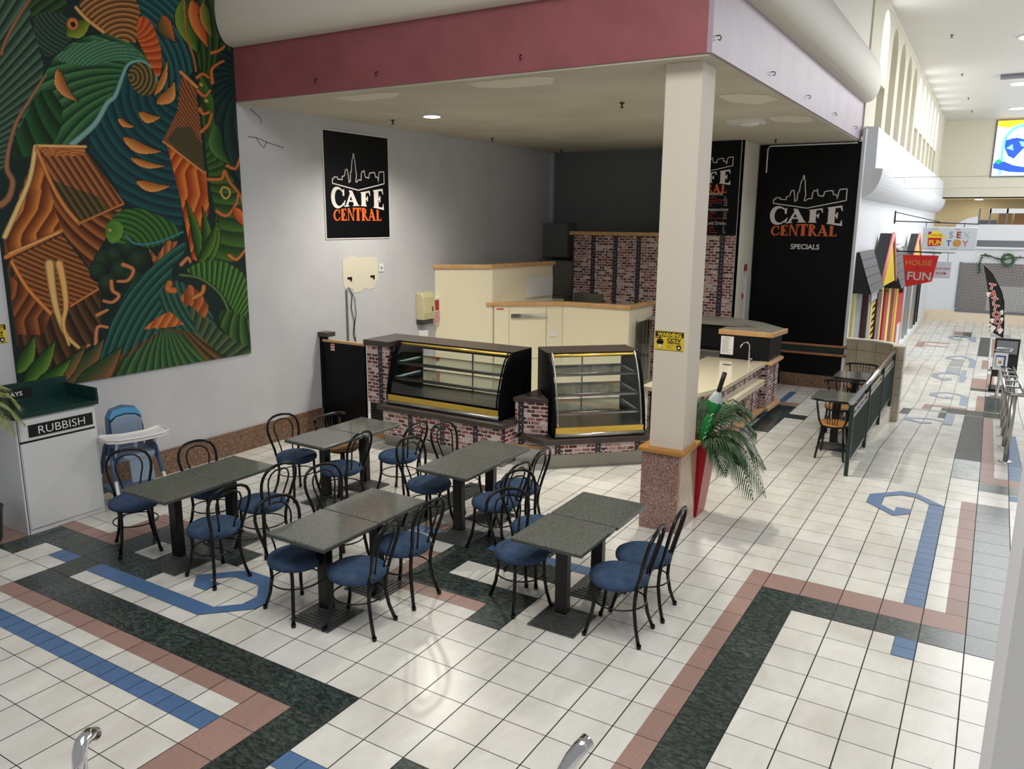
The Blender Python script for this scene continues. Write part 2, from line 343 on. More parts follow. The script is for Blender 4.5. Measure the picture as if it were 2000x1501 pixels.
# bar counter surround, and the ramped arcade beyond
for a in [(.8, 1.2, 34.2, 37.4, BL), (1, 2, 33.4, 34.3, PK), (1, 2, 27, 33.4, GN), (2, 3, 30.5, 31.5, GN)]: R(*a)
def RR(*a): R(*a[:4], 7 if a[4] == BL else a[4])  # far blues take the inlay colour paled for glare
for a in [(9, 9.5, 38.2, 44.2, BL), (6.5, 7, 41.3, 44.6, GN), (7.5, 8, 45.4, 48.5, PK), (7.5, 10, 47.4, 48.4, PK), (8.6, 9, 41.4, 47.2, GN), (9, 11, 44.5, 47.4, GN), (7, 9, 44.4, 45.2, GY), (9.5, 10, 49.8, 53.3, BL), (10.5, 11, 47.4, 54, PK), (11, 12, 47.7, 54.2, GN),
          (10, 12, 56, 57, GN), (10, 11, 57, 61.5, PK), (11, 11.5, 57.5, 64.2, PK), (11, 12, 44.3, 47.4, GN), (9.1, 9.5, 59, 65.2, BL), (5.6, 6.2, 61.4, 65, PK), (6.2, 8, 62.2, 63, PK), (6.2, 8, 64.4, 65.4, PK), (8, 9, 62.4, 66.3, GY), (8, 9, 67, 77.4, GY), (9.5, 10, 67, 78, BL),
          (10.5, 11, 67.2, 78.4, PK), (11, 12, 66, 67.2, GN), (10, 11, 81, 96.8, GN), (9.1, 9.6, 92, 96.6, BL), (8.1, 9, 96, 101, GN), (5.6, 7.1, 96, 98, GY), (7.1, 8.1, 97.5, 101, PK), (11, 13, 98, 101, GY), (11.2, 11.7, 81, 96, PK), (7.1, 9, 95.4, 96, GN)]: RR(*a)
def hook(cx, j0, s, ramp=True):
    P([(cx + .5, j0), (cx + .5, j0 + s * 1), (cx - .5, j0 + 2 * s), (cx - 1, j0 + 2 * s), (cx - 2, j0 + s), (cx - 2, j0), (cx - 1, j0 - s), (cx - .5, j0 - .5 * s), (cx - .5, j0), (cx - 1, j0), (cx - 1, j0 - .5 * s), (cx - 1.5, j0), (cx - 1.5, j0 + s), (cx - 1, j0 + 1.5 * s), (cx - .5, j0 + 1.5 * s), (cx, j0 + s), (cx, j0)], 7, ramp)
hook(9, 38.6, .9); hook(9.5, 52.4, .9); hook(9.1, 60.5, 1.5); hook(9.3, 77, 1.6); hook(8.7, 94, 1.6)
fl = struct(fb.build('floor', FM, dedupe=True), 'cream tiled floor with pink, green and blue tile pattern, ramping down the arcade')
for p in fl.data.polygons: pass

# ---------------------------------------------------------------- walls
def wall(name, label, mats, fn, **k):
    b = MB(); fn(b); return struct(b.build(name, mats, **k), label)
wall('wall_left', 'long pale grey wall carrying the mural and the round cafe sign', 'wall_paint', lambda b: b.box(-5.25, -5.05, -5, 11.95, 0, 7.0))
wall('wall_kitchen_back', 'dark grey back wall of the closed cafe kitchen', 'kitchen_grey', lambda b: b.box(-5.05, -.98, 11.75, 11.95, 0, 4.4))
wall('wall_kitchen_return', 'pale return wall between the menu board and the black wall', 'cream_wall', lambda b: b.box(-.98, -.78, 10.72, 11.95, 0, 4.4))
wall('wall_menu', 'short wall behind the menu board and printed brick panel', 'wall_paint', lambda b: b.box(-1.95, -.78, 10.70, 10.9, 0, 4.4))
wall('wall_specials', 'black painted end wall with the cafe logo and SPECIALS', ['black_board', 'white_wall'], lambda b: (b.box(-.76, .97, 11.85, 12.05, 0, 4.39), b.box(.97, 1.02, 11.84, 12.06, 0, 4.6, 1)))
wall('ceiling', 'low cream ceiling over the cafe with filled patches', 'cafe_ceiling_paint', lambda b: b.prism([(-5.05, 3.57), (.90, 3.57), (.90, 12.0), (-5.05, 12.0)], 4.4, 4.5))
def patches(b):
    for pl in ([(-1.72, 3.72), (-.9, 3.70), (-.73, 3.84), (-.97, 4.2), (-1.5, 4.18), (-1.75, 4.0)], [(.30, 5.75), (.55, 5.7), (.8, 6.0), (.83, 6.4), (.5, 6.65), (.28, 6.3)], [(.31, 8.0), (.6, 7.85), (.83, 8.1), (.8, 8.6), (.55, 8.75), (.3, 8.4)], [(-3.69, 3.78), (-2.9, 3.76), (-2.71, 3.88), (-3.0, 4.12), (-3.6, 4.15)]):
        b.poly([(x, y, 4.398) for x, y in pl])
wall('trim_1', 'cream filler patches on the cafe ceiling', 'filler_cream', patches)
wall('trim_2', 'maroon fascia band over the front of the cafe', 'maroon_paint', lambda b: b.box(-5.05, .90, 3.555, 3.60, 4.42, 5.06))
wall('trim_3', 'mauve fascia band along the arcade side of the cafe', 'mauve_paint', lambda b: b.box(.88, .925, 3.553, 12.0, 4.42, 5.06))
def cove(b):
    pr = [(.24 * math.sin(PI * k / 16.) ** .75, 5.04 + .74 * (1 - math.cos(PI * k / 16.)) / 2) for k in range(17)]
    v = []
    for o, z in pr: v += [(-5.05, 3.555 - o, z), (.925 + o, 3.555 - o, z), (.925 + o, 12.0, z)]
    n = len(pr)
    b.add(v, [(3 * i + k, 3 * i + k + 1, 3 * i + k + 4, 3 * i + k + 3) for i in range(n - 1) for k in (0, 1)], 0, True)
    b.add([(.925 + o, 12.0, z) for o, z in pr], [tuple(range(n))]); b.add([(-5.05, 3.555 - o, z) for o, z in pr], [tuple(range(n))[::-1]])
    b.box(-5.05, .92, 3.5551, 3.7, 5.0, 7.0); b.box(.8, .92, 3.7, 12.0, 5.0, 7.0)
co = wall('trim_4', 'rounded cream cove running above the maroon and mauve fascia', 'cove_paint', cove); es_ = co.modifiers.new('split', 'EDGE_SPLIT'); es_.split_angle = math.radians(38)
# arcade clerestory wall with arched windows
WX = .95; ZC = 7.02; ZS = 4.6
def arcw(b):
    yc = [13.78 + 1.61 * k for k in range(11)]; hw = .52; zt = 6.9; r = hw; zs = zt - r; y = 12.0; N = 10
    def q(y0, y1, z0a, z1a, z0b, z1b, mi=0): b.quad((WX + sk(y0), y0, z0a), (WX + sk(y1), y1, z0b), (WX + sk(y1), y1, z1b), (WX + sk(y0), y0, z1a), mi)
    for k, c in enumerate(yc):
        q(y, c - hw, ZS, ZC, ZS, ZC)
        arc = [(c - hw * math.cos(PI * i / N), zs + r * math.sin(PI * i / N)) for i in range(N + 1)]
        for (ya, za), (yb, zb) in zip(arc, arc[1:]): q(ya, yb, za, ZC, zb, ZC)
        out = [(c - hw, ZS)] + arc + [(c + hw, ZS)]; D = .26
        for (ya, za), (yb, zb) in zip(out, out[1:]):
            b.quad((WX + sk(ya), ya, za), (WX + sk(yb), yb, zb), (WX - D + sk(yb), yb, zb), (WX - D + sk(ya), ya, za))
        if k in (1, 2, 3, 4): b.poly([(WX - D + sk(yy), yy, zz) for yy, zz in out], 1)
        else: b.poly([(WX - D + sk(yy), yy, zz) for yy, zz in [(c - hw, ZS), (c - hw, 5.62), (c + hw, 5.62), (c + hw, ZS)]], 1)
        y = c + hw
    q(y, 34.0, ZS, ZC, ZS, ZC); b.box(.80, WX, 11.98, 12.0, 4.6, ZC); return b
wall('wall_clerestory', 'high arcade wall pierced by a row of arched windows', ['cream_wall', 'niche_beige'], arcw, dedupe=True)
for n_, k in enumerate((0, 5, 6, 7, 8, 9, 10)):
    c = 13.78 + 1.61 * k; hw = .52; zs = 6.38; D = .255
    arc = [(c - hw * math.cos(PI * i / 10), zs + hw * math.sin(PI * i / 10)) for i in range(11)]
    b = MB(); b.ext([(WX - D + sk(yy), yy, zz) for yy, zz in [(c - hw, 5.62)] + arc + [(c + hw, 5.62)]], (-.02, 0, 0)); struct(b.build('window_%d' % (n_ + 1), 'window_daylight'), 'bright arched window high in the arcade wall')
    b = MB(); b.box(WX - .24 + sk(c), WX - .01 + sk(c), c - hw, c + hw, 5.58, 5.62); s_ = struct(b.build('window_sill', 'cream_wall'))
def lower_arc(b):
    for y0, y1 in ((12.06, 22), (22, 34)):
        b.add([(.98 + sk(y0), y0, -1), (.98 + sk(y1), y1, -1), (.98 + sk(y1), y1, 4.6), (.98 + sk(y0), y0, 4.6)], [(0, 1, 2, 3)])
wall('wall_arcade', 'white arcade wall above the joke shop', 'white_wall', lower_arc)
def bulk(b):
    pr = [(.34 * math.sin(PI / 2 * k / 10.), 3.44 + .50 * (1 - math.cos(PI / 2 * k / 10.))) for k in range(11)] + [(.22, 3.95), (.21, 4.64), (0.0, 4.66)]
    n = len(pr)
    for o, z in pr: pass
    v = [(.97 + o + sk(y), y, z) for y in (12.06, 33.6) for o, z in pr]
    b.add(v, [(i, i + 1, n + i + 1, n + i) for i in range(n - 1)], 0, False); b.add(v[:n], [tuple(range(n))[::-1]]); b.add(v[n:], [tuple(range(n))])
    for y in (16.6, 21.4, 27.):
        b.box(1.18 + sk(y), 1.186 + sk(y), y, y + .02, 3.96, 4.6, 1)
wall('trim_5', 'white bulkhead with a curved underside below the arched windows', ['white_wall', 'steel'], bulk)
wall('ceiling_hall', 'pale arcade ceiling high above the ramp', 'hall_ceiling_paint', lambda b: b.box(.5, 9, 12.0, 34.2, 7.02, 7.15))
wall('trim_6', 'thin moulding where the arched window wall meets the ceiling', 'cream_wall', lambda b: b.add([(WX + sk(y) + o, y, z) for y in (12, 34) for o, z in ((0, 6.95), (.03, 6.96), (.03, 7.02), (0, 7.02))], [(0, 1, 5, 4), (1, 2, 6, 5), (2, 3, 7, 6)]))
def farw(b):
    b.box(.5, 1.92, 34.0, 34.2, -1, 2.05); b.box(1.92, 9, 34.0, 34.2, 1.45, 2.05)
    b.box(.5, 9, 34.0, 34.2, 4.0, 7.05, 4); b.box(.5, 9, 35.6, 35.8, 2.0, 4.1, 1); b.box(.5, 9, 34.0, 35.7, 3.98, 4.05, 1); b.box(.5, 9, 34.2, 35.7, 1.98, 2.04)
    b.box(.5, 9, 33.9, 34.05, 2.02, 2.10); b.box(1.9, 9, 33.93, 34.03, 2.10, 2.36, 2); b.box(1.6, 9, 33.92, 34.05, 2.36, 2.98)
    b.box(.5, 9, 33.96, 34.0, -1, -.5, 3)
wall('wall_far', 'far end of the arcade with an upper gallery', ['white_wall', 'beige_wall', 'kitchen_grey', 'peach_stone', 'cream_wall'], farw)
wall('baseboard_left', 'brown granite skirting along the mural wall', 'brown_granite', lambda b: b.box(-5.05, -5.02, 1.0, 4.86, 0, .30))
wall('baseboard_specials', 'brown granite skirting under the black wall', 'brown_granite', lambda b: b.box(-.1, 1.0, 11.82, 11.85, 0, .24))
wall('baseboard_arcade', 'pale stone plinth along the arcade wall', 'cream_wall', lambda b: b.add([(.99 + sk(y) + o, y, fz(y) + z) for y in (12.06, 14.9, 20, 23.4, 33.9) for o, z in ((0, .0), (.05, .0), (.05, .34), (0, .36))], [(4 * i + k, 4 * i + k + 1, 4 * i + k + 5, 4 * i + k + 4) for i in range(4) for k in (0, 1, 2)]))
# door in the return wall
d = MB(); d.box(-.782, -.765, 11.50, 11.82, 0, 2.02, 0); d.box(-.772, -.76, 11.53, 11.82, 0, 1.98, 1); struct(d.build('door_1', ['white_panel', 'wall_paint']), 'flush white service door beside the black wall')

# ---------------------------------------------------------------- mural (painting on board)
def mural_paint(u, v):
    """colour of the painting at painting coordinates u (right), v (down); 988 x 1501 units."""
    import numpy as np
    C = np.empty(u.shape + (3,)); C[...] = (16, 38, 36)
    def inside(poly):
        r = np.zeros(u.shape, bool); n = len(poly)
        for i in range(n):
            x1, y1 = poly[i]; x2, y2 = poly[(i + 1) % n]
            if y1 == y2: continue
            c = ((y1 > v) != (y2 > v)) & (u < (x2 - x1) * (v - y1) / (y2 - y1) + x1)
            r ^= c
        return r
    def smooth(poly, k=2):
        for _ in range(k):
            q = []
            for i in range(len(poly)):
                a = poly[i]; b = poly[(i + 1) % len(poly)]
                q += [(a[0] * .75 + b[0] * .25, a[1] * .75 + b[1] * .25), (a[0] * .25 + b[0] * .75, a[1] * .25 + b[1] * .75)]
            poly = q
        return poly
    def put(m, ph, dk, lt, edge=.13, pw=1.0):
        f = ph[m] - np.floor(ph[m])
        g = np.clip(f, 0, 1) ** pw
        g = g * np.clip((1 - f) / edge, 0, 1)
        dk = np.array(dk, float); lt = np.array(lt, float)
        C[m] = dk + (lt - dk) * g[:, None]
    def fan(poly, cx, cy, n, dk, lt, sw=0., sm=2, **k):
        m = inside(smooth(poly, sm) if sm else poly)
        a = np.arctan2(v - cy, u - cx) / (2 * np.pi) * n + np.hypot(u - cx, v - cy) * sw
        put(m, a, dk, lt, **k)
    def ring(poly, cx, cy, w, dk, lt, sw=0., sm=2, ax=1., ay=1., **k):
        m = inside(smooth(poly, sm) if sm else poly)
        a = np.hypot((u - cx) * ax, (v - cy) * ay) / w + np.arctan2(v - cy, u - cx) * sw
        put(m, a, dk, lt, **k)
    def par(poly, dx, dy, w, dk, lt, sm=0, bend=0., **k):
        m = inside(smooth(poly, sm) if sm else poly)
        L = (dx * dx + dy * dy) ** .5
        t = (u * dx + v * dy) / L
        a = (u * -dy + v * dx) / L / w + bend * (t / 100.) ** 2
        put(m, a, dk, lt, **k)
    def facets(poly, dk, lt, s=70., seed=0., **k):
        m = inside(poly)
        a = (u + .25 * v + 22 * np.abs(((v + seed) / 90.) % 2 - 1) ) / s + .6 * np.abs(((u * .4 + v) / 160. + seed) % 2 - 1)
        put(m, a, dk, lt, edge=.08, pw=1.4)
    def line(pts, w, col, w2=None):
        n = len(pts) - 1; w2 = w if w2 is None else w2
        M = max(w, w2) + 2
        xs = [p[0] for p in pts]; ys = [p[1] for p in pts]
        box = (u > min(xs) - M) & (u < max(xs) + M) & (v > min(ys) - M) & (v < max(ys) + M)
        uu = u[box]; vv = v[box]; best = np.full(uu.shape, 9.)
        for i in range(n):
            x1, y1 = pts[i]; x2, y2 = pts[i + 1]
            L = (x2 - x1) ** 2 + (y2 - y1) ** 2 + 1e-9
            t = np.clip(((uu - x1) * (x2 - x1) + (vv - y1) * (y2 - y1)) / L, 0, 1)
            d = np.hypot(uu - x1 - t * (x2 - x1), vv - y1 - t * (y2 - y1))
            ww = np.maximum(w + (w2 - w) * (i + t) / n, .1)
            best = np.minimum(best, d / ww)
        sh = np.clip(1.15 - best ** 2 * .75, .3, 1)
        c = C[box]; k = best < 1; c[k] = (np.array(col, float) * sh[:, None])[k]; C[box] = c
    def curve(pts, w, col, w2=None):
        P = []
        n = len(pts)
        for i in range(n - 1):
            p0 = pts[max(i - 1, 0)]; p1 = pts[i]; p2 = pts[i + 1]; p3 = pts[min(i + 2, n - 1)]
            for k in range(6):
                t = k / 6.
                P.append(tuple(.5 * (2 * p1[j] + (p2[j] - p0[j]) * t + (2 * p0[j] - 5 * p1[j] + 4 * p2[j] - p3[j]) * t * t + (3 * p1[j] - p0[j] - 3 * p2[j] + p3[j]) * t ** 3) for j in (0, 1)))
        P.append(pts[-1]); line(P, w, col, w2)
    def leaf(x1, y1, x2, y2, wd, base, tip, bow=.25):
        dx, dy = x2 - x1, y2 - y1; L = (dx * dx + dy * dy) ** .5
        t = ((u - x1) * dx + (v - y1) * dy) / L / L
        s = (-(u - x1) * dy + (v - y1) * dx) / L - bow * wd * np.sin(np.pi * np.clip(t, 0, 1))
        hw = wd * .5 * np.clip(np.sin(np.pi * np.clip(t, 0, 1) ** .7), 0, 1)
        m = (t > 0) & (t < 1) & (np.abs(s) < hw)
        q = np.clip(s[m] / np.maximum(hw[m], .01) * .5 + .5, 0, 1)
        C[m] = np.array(base, float) * (1 - q[:, None]) + np.array(tip, float) * q[:, None]
        m2 = (t > 0) & (t < 1) & (np.abs(np.abs(s) - hw) < 1.6)
        C[m2] = (10, 18, 14)
    DK = (9, 26, 22); OD = (52, 24, 12)
    GR = (70, 118, 66); TE = (38, 98, 96); OR = (205, 120, 56)
    # upper left feather wing
    fan([(-60, -60), (150, -60), (100, 60), (140, 160), (172, 290), (110, 400), (50, 530), (24, 640), (-60, 700)], -420, 760, 150, (14, 34, 26), (92, 128, 100), sm=1)
    fan([(100, -40), (260, -40), (240, 60), (150, 130), (110, 60)], -200, 300, 90, (10, 30, 14), (60, 96, 40))
    ring([(120, 40), (270, 60), (290, 130), (230, 200), (170, 230), (130, 150)], 330, -40, 16, DK, (74, 104, 78))
    # big green wave
    fan([(160, 300), (215, 205), (300, 150), (390, 128), (480, 148), (560, 205), (604, 300), (560, 262), (500, 238), (462, 290), (430, 380), (370, 470), (270, 560), (60, 610), (54, 520), (112, 400)], 640, 330, 58, (8, 44, 26), (78, 132, 76), sw=.010, sm=1, pw=.8)
    fan([(60, 520), (120, 390), (170, 330), (230, 380), (240, 470), (200, 570), (60, 620), (40, 600)], 150, 150, 34, (6, 34, 18), (36, 92, 44), sw=.008)
    ring([(180, 230), (300, 165), (420, 150), (540, 200), (590, 280), (520, 236), (440, 230), (330, 260)], 470, 420, 13, (30, 78, 56), (110, 158, 120), sm=2)
    leaf(215, 265, 300, 395, 46, (130, 74, 30), (226, 150, 90), .5)
    # teal wave field
    ring([(455, 300), (480, 262), (500, 330), (560, 372), (640, 365), (700, 300), (690, 400), (630, 540), (655, 620), (706, 830), (690, 900), (560, 810), (480, 790), (410, 660), (320, 560), (400, 440)], 690, 300, 34, (10, 40, 52), (30, 92, 88), sw=1.4, sm=1)
    ring([(500, -40), (700, -40), (742, 120), (748, 260), (705, 330), (640, 380), (600, 385), (630, 250), (600, 150), (540, 60)], 380, 330, 24, (8, 40, 48), (52, 116, 110), sw=.5, sm=1)
    for a in [(530, 435, 620, 450, 40), (470, 530, 625, 585, 44), (450, 455, 520, 490, 26), (520, 700, 660, 715, 40), (500, 610, 640, 640, 30), (600, 400, 668, 310, 52), (590, 370, 640, 230, 30)]:
        leaf(*a, (150, 84, 30), (232, 160, 88), .4)
    # crest coil
    ring([(484, 290), (510, 244), (560, 240), (600, 290), (600, 350), (560, 376), (510, 350)], 500, 300, 17, (30, 24, 10), (168, 148, 84), sm=2)
    curve([(602, 320), (590, 270), (540, 236), (490, 250), (466, 300), (440, 370), (408, 400), (360, 480), (270, 560)], 3, (120, 170, 160), 14)
    # orange fan, disc and eye
    ring([(290, 30), (330, -30), (500, -40), (545, 60), (530, 170), (470, 158), (380, 118)], 470, 190, 20, (60, 32, 14), (220, 158, 88), sm=1)
    fan([(520, 80), (545, 58), (585, 90), (622, 200), (618, 290), (600, 300), (560, 220), (522, 150)], 480, 150, 22, (150, 50, 16), (228, 120, 54), sw=.02)
    leaf(620, 60, 675, 165, 60, (196, 104, 40), (60, 70, 40), .2)
    leaf(250, 135, 350, 70, 70, (52, 76, 12), (140, 156, 48), .1)
    curve([(262, 96), (270, 80), (285, 84), (288, 100), (276, 108), (262, 96)], 12, (196, 120, 56))
    curve([(276, 92), (278, 98)], 9, (30, 18, 10))
    curve([(288, 30), (330, 75), (395, 125)], 7, (226, 164, 96))
    # long bent stem on the left
    curve([(118, -10), (70, 60), (20, 150), (0, 210)], 7, (150, 96, 62))
    curve([(172, 290), (120, 370), (60, 470), (30, 570), (22, 650), (44, 700), (30, 760), (0, 790)], 5, (150, 104, 74), 16)
    # houses
    fan([(135, 575), (10, 915), (18, 985), (232, 885), (340, 1030), (470, 800), (300, 862), (220, 740)], 140, 430, 70, (60, 26, 12), (196, 120, 62), sw=.012, sm=0, pw=1.2)
    facets([(135, 600), (30, 900), (24, 980), (232, 885), (180, 700)], (96, 44, 16), (232, 142, 62), 60)
    par([(150, 604), (322, 575), (475, 782), (305, 862), (222, 740)], 150, 225, 24, (64, 30, 14), (214, 138, 76), edge=.2)
    par([(190, 690), (250, 715), (375, 758), (420, 818), (305, 862), (222, 740)], 150, 225, 24, (34, 26, 14), (132, 112, 60), edge=.2)
    fan([(132, 560), (324, 568), (322, 600), (170, 604)], 80, 560, 120, (120, 50, 20), (232, 160, 90), sm=0)
    line([(132, 562), (326, 566)], 6, (236, 178, 112))
    curve([(132, 566), (110, 690), (60, 810), (14, 912)], 10, (226, 190, 122), 12)
    curve([(136, 572), (190, 700), (240, 790), (300, 862)], 8, (214, 132, 66), 9)
    line([(300, 862), (472, 786)], 5, (200, 120, 60))
    fan([(20, 1000), (230, 895), (384, 1105), (384, 1250), (300, 1400), (150, 1450), (60, 1330)], 260, 700, 80, (28, 20, 12), (112, 74, 42), sw=.01, sm=0)
    facets([(30, 1060), (110, 1120), (190, 1215), (160, 1290), (60, 1290)], (70, 36, 16), (180, 100, 48), 50, 30)
    par([(36, 1000), (235, 905), (388, 1108), (268, 1182), (196, 1212), (110, 1130)], 150, 205, 22, (60, 28, 12), (216, 134, 68), edge=.2, bend=.15)
    line([(18, 992), (232, 890)], 10, (212, 128, 62)); line([(30, 978), (226, 896)], 4, (238, 180, 110))
    line([(268, 1180), (386, 1108)], 5, (206, 122, 58)); curve([(40, 1010), (100, 1110), (190, 1208)], 8, (222, 136, 66))
    curve([(186, 1018), (196, 1100), (214, 1195), (250, 1290), (300, 1340)], 21, (226, 182, 112), 6)
    curve([(224, 1018), (240, 1090), (250, 1180), (240, 1250), (262, 1330)], 18, (232, 176, 100), 5)
    # stilt house at right
    facets([(640, 560), (700, 580), (790, 660), (802, 800), (772, 1012), (738, 1000), (690, 760)], (150, 50, 14), (240, 148, 60), 44, 60)
    par([(697, 278), (750, 342), (768, 470), (786, 670), (700, 600), (622, 545), (680, 430)], -34, 260, 15, (70, 34, 18), (220, 140, 88), edge=.25, bend=.9)
    par([(640, 540), (676, 492), (730, 488), (776, 560), (786, 660), (700, 600)], -34, 260, 15, (40, 34, 20), (126, 116, 74), edge=.25, bend=.9)
    line([(692, 278), (756, 338)], 7, (222, 146, 84)); line([(624, 545), (785, 668)], 4, (224, 150, 90))
    # totem and right side foliage
    fan([(685, -40), (830, -40), (822, 100), (850, 170), (900, 190), (912, 400), (860, 330), (760, 282), (720, 120)], 760, 420, 60, (10, 26, 14), (70, 112, 36), sw=.008, sm=1)
    leaf(700, 0, 760, 210, 90, (24, 60, 16), (120, 150, 54), .1); leaf(735, 0, 800, 190, 60, (150, 52, 20), (224, 134, 66), .1); leaf(780, 10, 815, 150, 44, (40, 80, 20), (190, 130, 60), .2)
    curve([(705, -10), (712, 120), (742, 220), (752, 275)], 4, (190, 110, 54))
    fan([(756, 284), (806, 282), (830, 430), (850, 640), (905, 690), (945, 870), (944, 970), (890, 1016), (800, 1010), (835, 860), (800, 690), (780, 480)], 700, 640, 26, (22, 50, 20), (72, 116, 40), sw=.013, sm=1)
    fan([(830, 200), (905, 190), (918, 420), (935, 780), (880, 660), (840, 600), (815, 430)], 960, 300, 30, (6, 26, 32), (26, 66, 52), sw=.01, sm=1)
    for c in [[(812, 205), (840, 196), (862, 180)], [(815, 320), (812, 270), (840, 245), (858, 236)], [(756, 300), (778, 286), (800, 300)], [(758, 350), (785, 372), (806, 350)], [(766, 420), (780, 440), (804, 432)], [(770, 510), (800, 480), (812, 440)],
              [(800, 692), (850, 690), (862, 660), (880, 700), (925, 760), (940, 840)], [(832, 815), (870, 832), (905, 790), (915, 750)], [(872, 640), (905, 650), (920, 612)], [(880, 985), (910, 1000), (945, 960)]]:
        curve(c, 8, (200, 112, 54), 5)
    curve([(846, 742), (856, 722), (878, 730), (882, 752), (864, 766), (846, 742)], 4, (206, 170, 78))
    for q in [(770, 325), (790, 388)]: curve([q, (q[0] + 3, q[1] + 3)], 8, (196, 160, 84))
    leaf(900, 800, 945, 880, 40, (230, 120, 50), (150, 60, 20), 0); leaf(830, 480, 890, 640, 60, (20, 60, 26), (84, 124, 60), .5)
    for k, (x, y) in enumerate([(770, 1020), (790, 860), (800, 880), (760, 940)]):
        leaf(x, 1020, x - 60 + 45 * k, 770 + 25 * k, 40, (14, 46, 14), (96, 136, 44), .3)
    # parrot and bushes
    for x, y, r in [(400, 1010, 46), (446, 990, 44), (500, 960, 46), (540, 1010, 50), (470, 1050, 50), (380, 1050, 40), (420, 1100, 46), (520, 1080, 44)]:
        m = np.hypot(u - x, v - y) < r
        g = np.clip(np.hypot(u - x + r * .35, v - y + r * .35) / r / 1.3, 0, 1)
        C[m] = np.array((38, 68, 42)) * (1 - g[m][:, None]) + np.array((8, 22, 20)) * g[m][:, None]
    ring([(400, 880), (440, 820), (510, 798), (580, 815), (660, 860), (706, 900), (640, 935), (560, 960), (500, 930), (450, 950)], 470, 1010, 21, (12, 52, 22), (88, 140, 52), sw=1.2)
    ring([(400, 870), (430, 850), (470, 860), (470, 910), (435, 948), (405, 920)], 420, 880, 60, (54, 110, 40), (112, 150, 54))
    curve([(418, 886), (421, 889)], 7, (206, 168, 80)); curve([(480, 906), (520, 940), (600, 935), (700, 895)], 5, (60, 130, 130))
    for c in [[(470, 1020), (510, 1040), (490, 1080), (450, 1085)], [(425, 1085), (430, 1120), (455, 1140), (430, 1165), (395, 1160)], [(695, 1020), (720, 995), (730, 1010)], [(255, 1420), (300, 1400), (310, 1350), (340, 1330)], [(365, 1330), (372, 1262), (410, 1262)], [(370, 1215), (410, 1195)]]:
        curve(c, 9, (206, 128, 84), 6)
    facets([(570, 960), (600, 990), (640, 930), (680, 930), (660, 980), (590, 1020)], (120, 60, 30), (214, 140, 84), 26)
    # stream valley
    ring([(705, 925), (560, 1040), (480, 1120), (420, 1260), (345, 1500), (600, 1500), (660, 1300), (700, 1150), (640, 1060), (720, 960)], 1150, 1500, 27, (8, 40, 40), (56, 118, 98), sw=3.0, sm=1)
    ring([(620, 1100), (700, 1075), (800, 1180), (860, 1330), (900, 1400), (700, 1330), (610, 1180)], 1000, 1000, 22, (10, 42, 42), (64, 120, 92), sw=1.2, sm=1)
    # red rocks
    facets([(690, 1150), (728, 1096), (770, 1130), (800, 1180), (790, 1240), (730, 1200)], (120, 56, 26), (206, 118, 60), 40); curve([(650, 1092), (644, 1115), (668, 1120)], 14, (196, 110, 56)); curve([(740, 1150), (775, 1130), (782, 1105)], 9, (204, 124, 60))
    facets([(548, 1270), (600, 1225), (650, 1200), (706, 1250), (650, 1262)], (150, 70, 30), (226, 140, 74), 34)
    # palm
    fan([(700, 1045), (760, 1012), (840, 1000), (910, 1030), (955, 1080), (955, 1250), (900, 1210), (850, 1120), (790, 1076)], 800, 1400, 110, (12, 44, 16), (104, 160, 66), sw=.0, sm=2)
    curve([(690, 1060), (770, 1075), (850, 1140), (900, 1250), (965, 1330)], 5, (90, 120, 60))
    # bottom leaves
    fan([(600, 1500), (345, 1510), (420, 1400), (540, 1320), (640, 1262), (740, 1280), (860, 1360), (975, 1395), (990, 1510)], 650, 1190, 56, (20, 40, 20), (150, 92, 52), sw=.006, sm=0)
    fan([(420, 1500), (480, 1380), (640, 1270), (700, 1290), (800, 1400), (780, 1500)], 640, 1215, 44, (14, 52, 40), (92, 128, 60), sw=.006, sm=0)
    fan([(700, 1150), (800, 1240), (880, 1300), (975, 1340), (990, 1400), (860, 1380), (760, 1290)], 640, 1500, 60, (16, 44, 38), (104, 110, 60), sw=.005, sm=1)
    fan([(860, 1180), (980, 1240), (990, 1340), (900, 1320), (830, 1240)], 980, 1100, 30, (14, 44, 22), (86, 120, 52), sw=.01, sm=1)
    for a in [(230, 1500, 400, 1300, 80), (280, 1510, 470, 1330, 90), (150, 1500, 330, 1330, 70)]:
        leaf(*a, (20, 64, 34), (150, 92, 56), .2)
    for a in [(60, 1440, 130, 1290, 60), (90, 1480, 212, 1308, 66), (125, 1500, 276, 1378, 60), (190, 1500, 220, 1450, 30)]:
        leaf(*a, (14, 52, 18), (112, 148, 50), .15)
    return np.clip(C, 0, 255) / 255.
